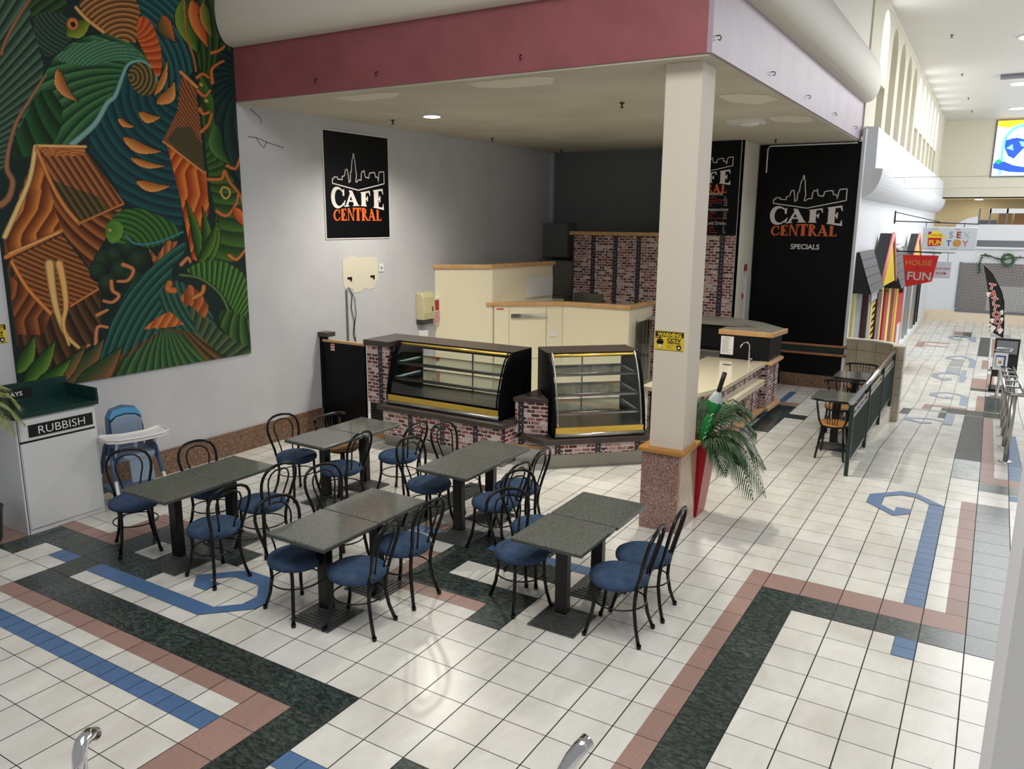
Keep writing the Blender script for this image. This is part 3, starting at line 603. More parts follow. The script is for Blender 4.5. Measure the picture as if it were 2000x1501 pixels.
def build_mural():
    y0, y1, z0, z1 = .63, 3.545, 1.285, 5.75; st = .0085
    ny, nz = int((y1 - y0) / st), int((z1 - z0) / st)
    Y, Z = np.meshgrid(np.linspace(y0, y1, ny + 1), np.linspace(z0, z1, nz + 1))
    h = (423.690424, -49.98667, -130.37952, 94.511873, -429.366995, 2059.820747, 0.109589, -0.026778, 1.0)
    wq = h[6] * Y + h[7] * Z + h[8]
    C = mural_paint((h[0] * Y + h[1] * Z + h[2]) / wq, (h[3] * Y + h[4] * Z + h[5]) / wq)
    v = np.stack([np.full(Y.shape, -5.028), Y, Z], -1).reshape(-1, 3)
    i = np.arange(nz)[:, None] * (ny + 1) + np.arange(ny)[None]
    f = np.stack([i, i + 1, i + ny + 2, i + ny + 1], -1).reshape(-1, 4)
    me = bpy.data.meshes.new('painting'); me.vertices.add(len(v)); me.vertices.foreach_set('co', v.ravel())
    me.loops.add(f.size); me.loops.foreach_set('vertex_index', f.ravel()); me.polygons.add(len(f)); me.polygons.foreach_set('loop_start', np.arange(len(f)) * 4); me.update()
    a = me.color_attributes.new('paint', 'FLOAT_COLOR', 'POINT')
    c = np.where(C <= .04045, C / 12.92, ((C + .055) / 1.055) ** 2.4); c = np.concatenate([c, np.ones(c.shape[:2] + (1,))], -1)
    a.data.foreach_set('color', c.reshape(-1).astype(np.float32))
    m_ = base_mat('mural_paint', (40, 60, 50), .6, spec=.3); t = NT(m_); at = t.n('ShaderNodeAttribute', attribute_name='paint'); t.col(at.outputs['Color'])
    me.materials.append(m_); o = bpy.data.objects.new('painting', me); COL.objects.link(o)
    r = thing('mural', 'tall mural of timber huts, curling waves and green foliage on the grey wall', 'mural', (-5.04, 2.08, 1.285))
    o.parent = r; o.location = -r.location
    b = MB(); b.box(-5.049, -5.0285, y0, y1, z0, z1); b.build('board', 'black_paint', r, world=True)
build_mural()
# ================================================================ DINING SET
def make_bentwood(label, group):
    t = thing('bentwood_chair', label, 'chair', group=group)
    b = MB(); b.lathe([(.17, .412), (.205, .416), (.218, .428), (.221, .448), (.214, .470), (.19, .484), (.15, .492), (.08, .497), (.001, .498)], n=32); b.build('seat', 'blue_fabric', t)
    for s in (-1, 1):
        b = MB(); b.tube([(-.185, s * .14, .452), (-.170, s * .128, .36), (-.165, s * .125, .27), (-.185, s * .138, .14), (-.222, s * .165, .012)], .0142, 8); b.lathe([(.017, 0), (.018, .03)], -.224, s * .166, 8); b.build('leg', 'black_metal', t)
        b = MB(); b.tube([(.135, s * .13, .435), (.140, s * .128, .36), (.142, s * .130, .27), (.160, s * .145, .14), (.196, s * .17, .012)], .0142, 8); b.lathe([(.017, 0), (.018, .03)], .198, s * .171, 8); b.build('leg', 'black_metal', t)
    def hoop(prof, r, x0=-.187, ln=.24):
        pts = [(x0 - (z - .45) * ln, y, z) for y, z in prof]; pts += [(x0 - (z - .45) * ln, -y, z) for y, z in prof[::-1][1:]]; bb = MB(); bb.tube(pts, r, 8); return bb
    hoop([(.142, .45), (.150, .52), (.170, .60), (.188, .67), (.192, .73), (.182, .785), (.152, .830), (.105, .858), (.05, .870), (0, .873)], .0135).build('back_hoop', 'black_metal', t)
    hoop([(.066, .462), (.074, .53), (.094, .62), (.112, .69), (.114, .74), (.094, .790), (.055, .818), (0, .826)], .0078, -.18, .25).build('back_splat', 'black_metal', t)
    b = MB(); b.tube([(-.012 + .195 * math.cos(a), .192 * math.sin(a), .27) for a in [2 * PI * i / 28 for i in range(28)]], .006, 6, closed=True)
    b.tube([(-.2, .1, .445), (-.2, -.1, .445)], .006, 6); b.build('foot_ring', 'black_metal', t)
    b = MB(); b.lathe([(.185, .404), (.19, .412)], n=24); b.build('seat_frame', 'black_metal', t)
    return t
def make_table(label, group, name='cafe_table'):
    t = thing(name, label, 'table', group=group)
    b = MB(); b.box(-.2925, .2925, -.295, .295, .708, .725); b.build('tabletop', 'table_stone', t, bevel=.006)
    b = MB(); b.box(-.29, .29, -.292, .292, .690, .708); b.build('edge_band', 'table_edge', t, bevel=.003)
    b = MB(); b.box(-.05, .05, -.036, .036, .03, .68); b.build('post', 'black_metal', t, bevel=.006)
    b = MB(); b.box(-.16, .16, -.16, .16, .678, .690); b.build('spider_plate', 'black_metal', t)
    b = MB()
    for k in range(6): s = .198 - k * .026; b.box(-s, s, -s, s, k * .0075, k * .0075 + .0115)
    b.box(-.055, .055, -.042, .042, .04, .075); b.build('base', 'cast_iron', t, bevel=.0022, seg=1)
    return t
GT = 'pedestal tables pushed together in pairs'; GC = 'blue padded bentwood cafe chairs'
tb = make_table('', GT)
TAB = [(-2.74, .68, 0, 'grey speckled square table nearest the white rubbish cabinet'), (-2.74, 1.275, 0, 'grey square table behind the one nearest the rubbish cabinet'),
       (-2.76, 2.53, -1.5, 'grey square table with white marks, near half of the pair before the black panel'), (-2.74, 3.13, 0, 'grey square table touching the windsor chair by the black side panel'),
       (-.95, .68, 0, 'grey speckled square table front and centre, near half of its pair'), (-.955, 1.28, 0, 'grey square table with a worn brownish patch, far half of the centre pair'),
       (-.985, 2.51, 0, 'grey square table before the large display case, near half of its pair'), (-1.0, 3.10, -1., 'grey square table closest to the large glass display case'),
       (.635, 1.58, 0, 'dark grey speckled square table, nearest one to the column in front'), (.645, 2.185, 0, 'dark grey square table right beside the granite column base')]
for i, (x, y, a, lb) in enumerate(TAB):
    if i == 0: tb.location = (x, y, 0); tb['label'] = lb
    else: place_copy(tb, (x, y, 0), math.radians(a), lb)
ch = make_bentwood('', GC)
CH = [(-3.37, .70, -28, 'blue seated bentwood chair between the rubbish cabinet and the table'), (-3.05, 1.31, -10, 'blue bentwood chair on the wall side, mostly hidden under the left table pair'),
      (-2.24, .69, 173, 'blue bentwood chair on the open side of the table nearest the rubbish cabinet'), (-2.36, 1.31, 178, 'blue bentwood chair on the open side of the left pair, rear seat'),
      (-3.18, 2.52, -12, 'blue bentwood chair standing free against the granite skirting'), (-2.47, 2.47, 184, 'blue bentwood chair tucked at the open side before the windsor chair table'),
      (-2.24, 3.13, 178, 'blue bentwood chair nearest the brick front of the large display counter, left one'), (-1.19, .62, -12, 'blue bentwood chair left of the centre front table, its hoop over the swirl'),
      (-1.47, 1.42, -10, 'bentwood chair behind the centre table pair with its seat hidden'), (-.64, .70, 192, 'blue bentwood chair closest to the camera at the centre front table'),
      (-.655, 1.27, 180, 'blue bentwood chair at the right of the centre table pair, rear seat'), (-1.38, 2.56, -8, 'blue bentwood chair left of the table before the display case'),
      (-1.45, 3.22, -8, 'bentwood chair directly in front of the large display counter, seat hidden'), (-.56, 2.49, 176, 'blue bentwood chair wedged between the two right table pairs, near one'),
      (-.60, 2.955, 182, 'blue bentwood chair facing away toward the small display counter'), (.22, 1.66, -32, 'blue bentwood chair left of the front right table, on the dark green tiles'),
      (.07, 2.17, -20, 'bentwood chair half hidden behind the front right table pair'), (1.06, 1.66, 184, 'blue bentwood chair right of the front right table, nearest the camera'),
      (1.07, 2.11, 184, 'blue bentwood chair between the granite column and the chair nearest the camera')]
for i, (x, y, a, lb) in enumerate(CH):
    if i == 0: ch.location = (x, y, 0); ch.rotation_euler = (0, 0, math.radians(a)); ch['label'] = lb
    else: place_copy(ch, (x, y, 0), math.radians(a), lb)
def make_windsor(label):
    t = thing('spindle_back_chair', label, 'chair', group='black spindle back chairs with round wooden seats')
    b = MB(); b.lathe([(.195, .44), (.205, .447), (.200, .458), (.12, .456), (.001, .452)], n=28); b.build('seat', 'seat_plywood', t)
    b = MB(); b.lathe([(.175, .415), (.182, .438)], n=24); b.build('seat_frame', 'black_metal', t)
    for sx, sy in ((1, 1), (1, -1), (-1, 1), (-1, -1)):
        b = MB(); b.tube([(sx * .14, sy * .13, .43), (sx * .165, sy * .15, .2), (sx * .205, sy * .175, 0)], .014, 8); b.build('leg', 'black_metal', t)
    for sy in (1, -1):
        b = MB(); b.tube([(-.15, sy * .13, .43), (-.185, sy * .165, .52), (-.20, sy * .185, .64), (-.225, sy * .20, .765)], .013, 8); b.build('back_post', 'black_metal', t)
    b = MB(); b.tube([(-.16, -.245, .775), (-.215, -.20, .782), (-.245, -.1, .785), (-.252, 0, .786), (-.245, .1, .785), (-.215, .20, .782), (-.16, .245, .775)], .015, 8, flat=1.0); b.build('top_rail', 'black_metal', t)
    for k in range(5):
        y = (k - 2) * .032
        b = MB(); b.tube([(-.172, y * .8, .44), (-.195, y, .54), (-.245, y * 1.5, .78)], .005, 6); b.build('spindle', 'black_metal', t)
    return t
wn = make_windsor('')
WN = [(-3.02, 3.07, 0, 'black spindle back chair with orange wood seat beside the black side panel'), (1.61, 7.34, 90, 'black spindle back chair at the near end of the railing, back to the camera'),
      (1.50, 8.34, -90, 'black spindle back chair behind the first table along the railing'), (1.56, 9.02, 90, 'black spindle back chair with its back to the one behind the first railing table'), (1.53, 10.0, -92, 'black spindle back chair against the tiled corner wall')]
for i, (x, y, a, lb) in enumerate(WN):
    if i == 0: wn.location = (x, y, 0); wn['label'] = lb
    else: place_copy(wn, (x, y, 0), math.radians(a), lb)
place_copy(tb, (1.55, 7.80, 0), 0, 'grey square table nearest end of the green railing')
place_copy(tb, (1.54, 9.50, 0), 0, 'shiny grey square table further along the green railing, by the tiled wall')

# ================================================================ COLUMN
t = thing('column', 'square cream column on a red granite base with a timber collar', 'column', (.6, 3.93, 0))
b = MB(); b.box(.45, .79, 3.745, 4.12, .84, 4.40); b.build('shaft', 'column_paint', t, world=True, bevel=.004)
b = MB(); b.box(.395, .775, 3.695, 3.72, 0, .795); b.box(.395, .42, 3.72, 4.17, 0, .795); b.build('granite_face', 'red_granite', t, world=True)
b = MB(); b.box(.777, .80, 3.695, 4.17, 0, .795); b.box(.42, .777, 4.15, 4.17, 0, .795); b.build('polished_granite_face', 'polished_granite', t, world=True)
b = MB(); b.box(.36, .835, 3.66, 4.205, .795, .845); b.build('timber_collar', 'oak_collar', t, world=True, bevel=.018, seg=3)
def cctv(x, y, z, rot, label, w=.29, h=.185):
    t = thing('cctv_warning_sign', label, 'sign', (x, y, z), rot)
    b = MB(); b.box(0, w, -.003, 0, -h, 0); b.build('plate', 'sign_yellow', t)
    b = MB(); b.box(.004, w - .004, -.0042, -.0032, -.055, -.008)
    for k in range(24):
        x0 = .004 + k * (w - .02) / 23.
        for z0 in (-.008, -h + .002): b.add([(x0, -.0042, z0), (x0 + .007, -.0042, z0), (x0 + .010, -.0042, z0 + .006), (x0 + .003, -.0042, z0 + .006)], [(0, 1, 2, 3)])
    b.build('black_band', 'print_black', t)
    b = text_mesh('WARNING', .050, bold=.0022, sx=.98); b.v = [(v[0] + .028, v[1] - .005, v[2] - .050) for v in b.v]; b.build('heading_lettering', 'sign_yellow', t)
    b = text_mesh('CCTV', .044, bold=.0022, sx=1.15); b.v = [(v[0] + .125, v[1] - .004, v[2] - .098) for v in b.v]
    c = text_mesh('OPERATING', .021, bold=.001, sx=1.12); b.add([(v[0] + .126, v[1] - .004, v[2] - .118) for v in c.v], c.f)
    for k, s in enumerate(('THIS PREMISES', 'MAY BE', 'MONITORED')):
        c = text_mesh(s, .011); b.add([(v[0] + .122, v[1] - .004, v[2] - .138 - k * .012) for v in c.v], c.f)
    b.add([(.018, -.004, -.105), (.088, -.004, -.105), (.08, -.004, -.13), (.028, -.004, -.13)], [(0, 1, 2, 3)])
    b.add([(.03, -.004, -.078), (.078, -.004, -.078), (.095, -.004, -.112), (.014, -.004, -.112)], [(0, 1, 2, 3)])
    b.box(.0, .06, -.0042, -.004, -.070, -.062); b.poly([(.055 + .010 * math.cos(a), -.0042, -.066 + .009 * math.sin(a)) for a in [k * PI / 5 for k in range(10)]])
    b.poly([(.218, -.0042, -.125), (.232, -.0042, -.130), (.246, -.0042, -.125), (.262, -.0042, -.130), (.268, -.0042, -.15), (.262, -.0042, -.168), (.243, -.0042, -.178), (.224, -.0042, -.168), (.218, -.0042, -.15)])
    b.build('lettering', 'print_black', t)
    b = MB(); b.poly([(.038, -.0045, -.130), (.070, -.0045, -.130), (.066, -.0045, -.150), (.054, -.0045, -.160), (.042, -.0045, -.150)])
    b.poly([(.243 + .013 * math.cos(a), -.0045, -.152 + .011 * math.sin(a)) for a in [k * PI / 5 for k in range(10)]]); b.build('camera_symbol', 'print_white', t)
    return t
cctv(.46, 3.7435, 1.993, 0, 'yellow and black WARNING CCTV sign on the cream column')
cctv(-5.048, .30, 1.985, PI / 2, 'yellow and black CCTV sign on the wall left of the mural')

# ================================================================ LETTERING OF THE CAFE LOGO
def serif_word(word, xs, yl, yu, thick=.30):
    """flared serif capitals; xs: list of (x0, x1); yl(x), yu(x): lower and upper guide lines, y up"""
    b = MB(); cnt = [0]
    def put(pts, x0, x1):
        cnt[0] += 1; q = []
        n = len(pts)
        for i in range(n):
            a, c = pts[i], pts[(i + 1) % n]
            for k in range(3): f = k / 3.; q.append((a[0] + (c[0] - a[0]) * f, a[1] + (c[1] - a[1]) * f))
        out = []
        for u, v in q:
            x = x0 + (x1 - x0) * u; out.append((x, -.00012 * cnt[0], yl(x) + (yu(x) - yl(x)) * v))
        b.poly(out)
    def stem(x, w, y0=0., y1=1., s=.07, c=.07):
        return [(x - s, y0), (x + w + s, y0), (x + w + s, y0 + .03), (x + w, y0 + c + .03), (x + w, y1 - c - .03), (x + w + s, y1 - .03), (x + w + s, y1), (x - s, y1), (x - s, y1 - .03), (x, y1 - c - .03), (x, y0 + c + .03), (x - s, y0 + .03)]
    def bar(x, y, l, h, tick, up):   # arm with a flared end
        return [(x, y), (x + l, y), (x + l, y + h), (x, y + h)], [(x + l - .12, y + h * .5), (x + l, y - (0 if up else tick)), (x + l + .05, y - (0 if up else tick)), (x + l, y + h + (tick if up else 0)), (x + l - .02, y + h + (tick if up else 0))]
    for chh, (x0, x1) in zip(word, xs):
        if chh == 'C':
            N = 26; o = []; i_ = []
            for k in range(N + 1):
                a = math.radians(42 + (318 - 42) * k / N); o.append((.52 + .52 * math.cos(a), .5 + .52 * math.sin(a))); i_.append((.60 + .33 * math.cos(a), .5 + .41 * math.sin(a)))
            for k in range(N): put([o[k], o[k + 1], i_[k + 1], i_[k]], x0, x1)
            put([(.84, .62), (.96, .60), (.97, .97), (.90, .97), (.84, .84)], x0, x1); put([(.84, .2), (.9, .03), (.97, .12), (1.04, .36), (.98, .36), (.90, .24)], x0, x1)
        elif chh == 'A':
            put([(-.06, 0), (.30, 0), (.30, .04), (.20, .08), (.50, .80), (.42, .92), (.06, .10), (-.06, .04)], x0, x1)
            put([(.36, 1.0), (.56, 1.0), (.98, .08), (1.08, .04), (1.08, 0), (.56, 0), (.56, .04), (.66, .08), (.40, .74), (.30, .95)], x0, x1)
            put([(.2, .28), (.68, .28), (.66, .38), (.24, .38)], x0, x1)
        elif chh == 'E':
            put(stem(.08, thick), x0, x1)
            for pl in bar(.2, .90, .66, .10, .18, False): put(pl, x0, x1)
            for pl in bar(.2, 0, .70, .10, .20, True): put(pl, x0, x1)
            put([(.3, .46), (.62, .46), (.62, .55), (.3, .55)], x0, x1); put([(.58, .34), (.64, .34), (.66, .67), (.60, .67), (.50, .52)], x0, x1)
        elif chh == 'F':
            put(stem(.10, thick), x0, x1)
            for pl in bar(.22, .90, .66, .10, .20, False): put(pl, x0, x1)
            put([(.3, .46), (.66, .46), (.66, .55), (.3, .55)], x0, x1); put([(.62, .34), (.68, .34), (.70, .67), (.64, .67), (.54, .52)], x0, x1)
        elif chh == 'N':
            put(stem(.06, .12), x0, x1); put(stem(.82, .12, 0, 1), x0, x1); put([(.02, 1), (.30, 1), (.94, .02), (.78, 0)], x0, x1)
        elif chh == 'T':
            put(stem(.36, thick), x0, x1); put([(.02, .90), (.98, .90), (.98, 1), (.02, 1)], x0, x1); put([(-.02, .70), (.04, .70), (.12, .90), (.02, 1), (-.02, 1)], x0, x1); put([(1.02, .70), (.96, .70), (.88, .90), (.98, 1), (1.02, 1)], x0, x1)
        elif chh == 'R':
            put(stem(.08, thick - .04), x0, x1)
            N = 12; o = [(.42 + .34 * math.sin(PI * k / N), .75 + .25 * math.cos(PI * k / N)) for k in range(N + 1)]; i_ = [(.38 + .14 * math.sin(PI * k / N), .75 + .15 * math.cos(PI * k / N)) for k in range(N + 1)]
            for k in range(N): put([o[k], o[k + 1], i_[k + 1], i_[k]], x0, x1)
            put([(.3, .5), (.56, .5), (1.0, .06), (1.08, .04), (1.08, 0), (.78, 0), (.34, .46)], x0, x1)
        elif chh == 'L':
            put(stem(.10, thick), x0, x1)
            for pl in bar(.22, 0, .72, .10, .22, True): put(pl, x0, x1)
    return b
SKY = [(640, 580), (640, 550), (655, 550), (655, 538), (690, 538), (690, 550), (720, 552), (735, 553), (735, 532), (752, 528), (760, 522), (768, 490), (775, 482), (781, 488), (788, 482), (795, 525), (800, 572), (805, 560), (815, 560), (818, 500), (828, 495), (832, 450), (840, 410), (848, 405), (850, 375), (856, 375), (860, 405), (865, 412), (870, 470), (877, 520), (868, 562), (880, 562), (890, 552), (905, 545), (923, 548), (928, 500), (938, 485), (948, 492), (958, 478), (964, 512), (970, 525), (1005, 530), (1012, 497), (1040, 490), (1070, 490), (1075, 520), (1092, 518), (1102, 530), (1104, 555), (1112, 500), (1118, 482), (1168, 478), (1168, 562), (893, 617)]
def logo(parent, origin, right, W, nrm, with_parts=True):
    """skyline, CAFE and CENTRAL; W = width; origin = left end of the CAFE top line"""
    k = W / 540.
    def place(b, off=.004):
        return on_plane(b, origin, right, (0, 0, 1), nrm, off)
    pts = [((x - 625) * k, 0, (590 - y) * k) for x, y in SKY]
    b = MB(); n = len(pts)
    for i in range(n):
        a = Vector(pts[i]); c = Vector(pts[(i + 1) % n]); d = (c - a).normalized(); pr = Vector((-d.z, 0, d.x)) * 3.6 * k
        b.add([a - pr - d * 2 * k, c - pr + d * 2 * k, c + pr + d * 2 * k, a + pr - d * 2 * k], [(0, 1, 2, 3)])
    place(b).build('skyline', 'print_white', parent, world=True)
    s = 540.
    yu = lambda x: -(5 + 38 * (1 - abs(2 * x / W - 1))) * k; yl = lambda x: -(160 - 26 * math.sin(PI * min(max(x / W, 0), 1))) * k
    b = serif_word('CAFE', [(q[0] * k, q[1] * k) for q in ((-4, 128), (130, 262), (282, 396), (416, 538))], yl, yu, .40); place(b).build('cafe_lettering', 'print_white', parent, world=True)
    yu2 = lambda x: -(168 - 22 * math.sin(PI * min(max(x / W, 0), 1))) * k; yl2 = lambda x: -235 * k
    b = serif_word('CENTRAL', [(q[0] * k, q[1] * k) for q in ((12, 76), (84, 144), (150, 214), (216, 284), (290, 356), (360, 434), (442, 500))], yl2, yu2, .38); place(b).build('central_lettering', 'print_orange', parent, world=True)
# wall sign by the mural
t = thing('cafe_sign', 'square edged black CAFE CENTRAL sign on the pale grey wall', 'sign', (-5.05, 5.02, 2.74))
b = MB(); b.box(-5.05, -5.035, 5.02, 6.40, 2.74, 4.23); b.build('board', 'black_board', t, world=True)
b = MB(); b.box(-5.0495, -5.036, 5.005, 6.415, 2.725, 4.245); b.build('white_border', 'print_white', t, world=True)
logo(t, (-5.035, 5.135, 3.49), (0, 1, 0), 1.15, (1, 0, 0))
# logo and SPECIALS on the black wall
t = thing('cafe_sign', 'large CAFE CENTRAL panel above SPECIALS on the black wall', 'sign', (-.6, 11.85, 2.67))
b = MB(); b.box(-.58, .93, 11.842, 11.85, 2.67, 4.36); b.build('board', 'black_board', t, world=True)
logo(t, (-.49, 11.842, 3.33), (1, 0, 0), 1.28, (0, -1, 0))
b = text_mesh('SPECIALS', .125, bold=.003); on_plane(b, (-.09, 11.85, 2.535), (1, 0, 0), nrm=(0, -1, 0)); b.build('specials_lettering', 'print_white', t, world=True)
# menu board
t = thing('menu_board', 'tall black menu board listing Smoothie, Frappuccinos and Cold Drinks', 'sign', (-1.4, 10.7, 2.78))
b = MB(); b.box(-1.93, -.785, 10.69, 10.698, 2.78, 4.39); b.build('board', 'black_board', t, world=True)
logo(t, (-1.86, 10.69, 3.92), (1, 0, 0), .94, (0, -1, 0))
def tx(s, x, z, size, mat, nm='lettering', **k):
    b = text_mesh(s, size, **k); on_plane(b, (x, 10.69, z), (1, 0, 0), nrm=(0, -1, 0)); return b.build(nm, mat, t, world=True)
for s, z in (('Smoothie', 3.47), ('Frappuccinos', 3.20), ('Cold Drinks', 2.96)): tx(s, -1.345, z, .088, 'print_white', 'heading', sx=.86)
for s, z in (('Strawberry', 3.42), ('Pineapple & Mango', 3.375), ('Banana & Mango', 3.33), ('Mango', 3.285), ('Strawberry', 3.15), ('Mocha', 3.105), ('Banana Strawberry', 3.06), ('Ice Coffee', 2.905), ('Ice Mocha', 2.86), ('Ice Chocolate', 2.815)): tx(s, -1.345, z, .042, 'print_red', 'menu_line')
for s, z in (('7.-', 3.42), ('7.5-', 3.375), ('7.5-', 3.33), ('7.5-', 3.285), ('7.5-', 3.15), ('7.5-', 3.105), ('7.5-', 3.06), ('7.-', 2.905), ('7.-', 2.86), ('7.5-', 2.815)): tx(s, -1.03, z, .045, 'print_white', 'price')

# ================================================================ DISPLAY CASES AND COUNTERS
def display_case(label, loc, rz, W, prof, H, D, shelves, frame, lowband, name='display_case'):
    t = thing(name, label, 'display case', loc, rz)
    n = len(prof)
    for nm, x in (('end_panel', 0), ('end_panel', W - .04)):
        b = MB(); b.ext([(x, y, z) for y, z in prof], (.04, 0, 0)); b.build(nm, 'gloss_black', t, bevel=.004)
    y_t = prof[-3][0]
    b = MB(); b.box(0.04, W - .04, y_t, D, H - .025, H); b.build('top', 'dark_laminate', t, bevel=.004)
    b = MB(); b.box(-.004, W + .004, y_t - .012, D, H, H + .004); b.build('top_lining', 'dark_laminate', t)
    # curved front glass
    cur = [p for p in prof[1:-3]] + [prof[-3]]
    cur = [c for c in cur if c[1] >= .13]
    def gp(u, v):
        k = v * (len(cur) - 1); i = min(int(k), len(cur) - 2); f = k - i
        return (.05 + u * (W - .10), cur[i][0] + (cur[i + 1][0] - cur[i][0]) * f + .004, cur[i][1] + (cur[i + 1][1] - cur[i][1]) * f)
    b = MB(); b.grid(gp, 1, 24); b.build('front_glass', 'case_glass', t)
    for u0 in (0, 1):
        b = MB(); b.tube([Vector(gp(u0, k / 14.)) + Vector((.008 if u0 == 0 else -.008, -.006, 0)) for k in range(15)], .011, 6); b.build('glass_frame', frame, t)
    b = MB(); yb = cur[-1][0]; b.tube([(.04, yb - .02, H - .035), (W - .04, yb - .02, H - .035)], .020, 8); b.build('gold_rail', 'gold_trim', t)
    if frame == 'gloss_black':
        b = MB(); b.box(.04, W - .04, cur[-2][0] + .02, yb - .02, H - .075, H - .055); b.box(.04, W - .04, prof[1][0], prof[1][0] + .02, lowband - .005, lowband + .025); b.build('black_rail', 'gloss_black', t)
    b = MB(); b.box(.03, W - .03, -.004, .02, .06, lowband); b.box(.03, W - .03, -.008, .02, .095, .105); b.build('gold_rail', 'gold_trim', t)
    b = MB(); b.tube([(.02, .0, .032), (W - .02, .0, .032)], .03, 10); b.build('silver_rail', 'steel', t)
    b = MB(); b.box(.04, W - .04, .02, D - .01, .11, .13); b.box(.04, W - .04, .02, D - .01, 0, .02); b.build('deck', 'brushed_steel', t)
    def yat(z):
        for (ya, za), (yb_, zb) in zip(cur, cur[1:]):
            if za <= z <= zb: return ya + (yb_ - ya) * (z - za) / (zb - za)
        return cur[0][0]
    for z in shelves:
        y0 = yat(z) + .07
        b = MB(); b.box(.07, W - .07, y0, D - .06, z, z + .007); sh = b.build('shelf', 'shelf_glass', t)
        b = MB(); b.tube([(.055, y0, z), (W - .055, y0, z)], .010, 6); b.box(.055, W - .055, y0, y0 + .012, z - .035, z - .012); b.box(.055, W - .055, D - .07, D - .055, z - .02, z + .01); b.build('shelf_rail', 'steel' if frame != 'gloss_black' else 'brushed_steel', sh)
        for x in (.045, W - .055):
            b = MB(); b.ext([(x, y0, z - .012), (x, y0, z), (x, D - .05, z), (x, D - .05, z - .07)], (.01, 0, 0)); b.build('bracket', 'brushed_steel', sh)
    b = MB()
    for x in (.04, W * .5 - .01, W - .06): b.box(x, x + .02, D - .03, D - .015, .13, H - .02)
    b.box(.04, W - .04, D - .03, D - .01, H - .06, H - .02); b.box(.04, W - .04, D - .03, D - .01, .13, .15); b.build('door_frame', 'steel', t)
    for x in (.05, W * .5):
        b = MB(); b.quad((x, D - .024, .15), (x + W * .5 - .05, D - .024, .15), (x + W * .5 - .05, D - .024, H - .06), (x, D - .024, H - .06)); b.build('sliding_door', 'case_glass', t)
    return t
PB = [(0, 0), (0, .14), (.02, .26), (.05, .38), (.09, .5), (.135, .62), (.195, .73), (.27, .81), (.30, .83), (.77, .83), (.77, 0)]
display_case('long low black display case with curved glass on the brick counter', (-3.70, 4.66, .56), 0, 1.83, PB, .83, .77, (.36, .56), 'gloss_black', .135)
PS = [(0, 0), (0, .13), (.02, .27), (.05, .40), (.09, .54), (.14, .68), (.20, .80), (.27, .92), (.34, 1.0), (.355, 1.01), (.86, 1.01), (.86, 0)]
UA = math.atan2(.681, .732)
sx0 = (-1.29 + .09 * .732 - .03 * .681, 4.81 + .09 * .681 + .03 * .732)
display_case('shorter glass display case with a silver frame beside the column', (sx0[0], sx0[1], .38), UA, 1.20, PS, 1.01, .86, (.30, .52, .76), 'steel', .13)
# big counter
t = thing('brick_counter', 'brick printed counter carrying the long display case', 'counter', (-2.74, 4.57, 0))
b = MB(); b.box(-3.69, -1.79, 4.57, 5.45, .15, .495); b.build('brick_front', 'brick_print', t, world=True)
b = MB(); b.box(-3.76, -1.755, 4.52, 5.47, .495, .558); b.build('ledge', 'dark_laminate', t, world=True, bevel=.006)
b = MB(); b.box(-3.675, -1.80, 4.585, 5.45, 0, .15); b.build('kickplate', 'brushed_steel', t, world=True)
b = MB(); b.prism([(-1.785, 4.88), (-1.375, 4.985), (-1.77, 5.42)], .38, .79); b.prism([(-1.785, 4.88), (-1.375, 4.985), (-1.77, 5.42)], .235, .305); b.build('corner_panel', 'brick_print', t, world=True)
b = MB(); b.prism([(-1.80, 4.85), (-1.36, 4.965), (-1.78, 5.46)], .79, .845); b.build('corner_cap', 'dark_laminate', t, world=True, bevel=.005)
b = MB(); b.prism([(-1.785, 4.89), (-1.37, 5.0), (-1.77, 5.42)], 0, .19); b.build('corner_kickplate', 'steel', t, world=True)
b = MB(); b.prism([(-1.785, 4.87), (-1.37, 4.975), (-1.77, 5.42)], .19, .235); b.build('timber_strip', 'timber', t, world=True)
a0 = Vector((-1.29, 4.81)); uu = Vector((.732, .681)); nn = Vector((-.681, .732))
def cq(s, d): p = a0 + uu * s + nn * d; return (p.x, p.y)
t = thing('brick_counter', 'angled brick printed counter under the shorter display case', 'counter', (-.8, 5.2, 0), UA)
b = MB(); b.prism([cq(0, 0), cq(1.36, 0), cq(1.36, .92), cq(.12, .92), cq(.12, .22), cq(0, .17)], .18, .31); b.build('brick_front', 'brick_print', t, world=True)
b = MB(); b.prism([cq(-.05, -.04), cq(1.40, -.04), cq(1.40, .94), cq(.09, .94), cq(.06, .6), cq(-.26, .33)], .31, .378); b.build('ledge', 'dark_laminate', t, world=True, bevel=.006)
b = MB(); b.prism([cq(.01, .015), cq(1.35, .015), cq(1.35, .90), cq(.12, .9), cq(.12, .22), cq(.01, .17)], 0, .18); b.build('kickplate', 'brushed_steel', t, world=True)
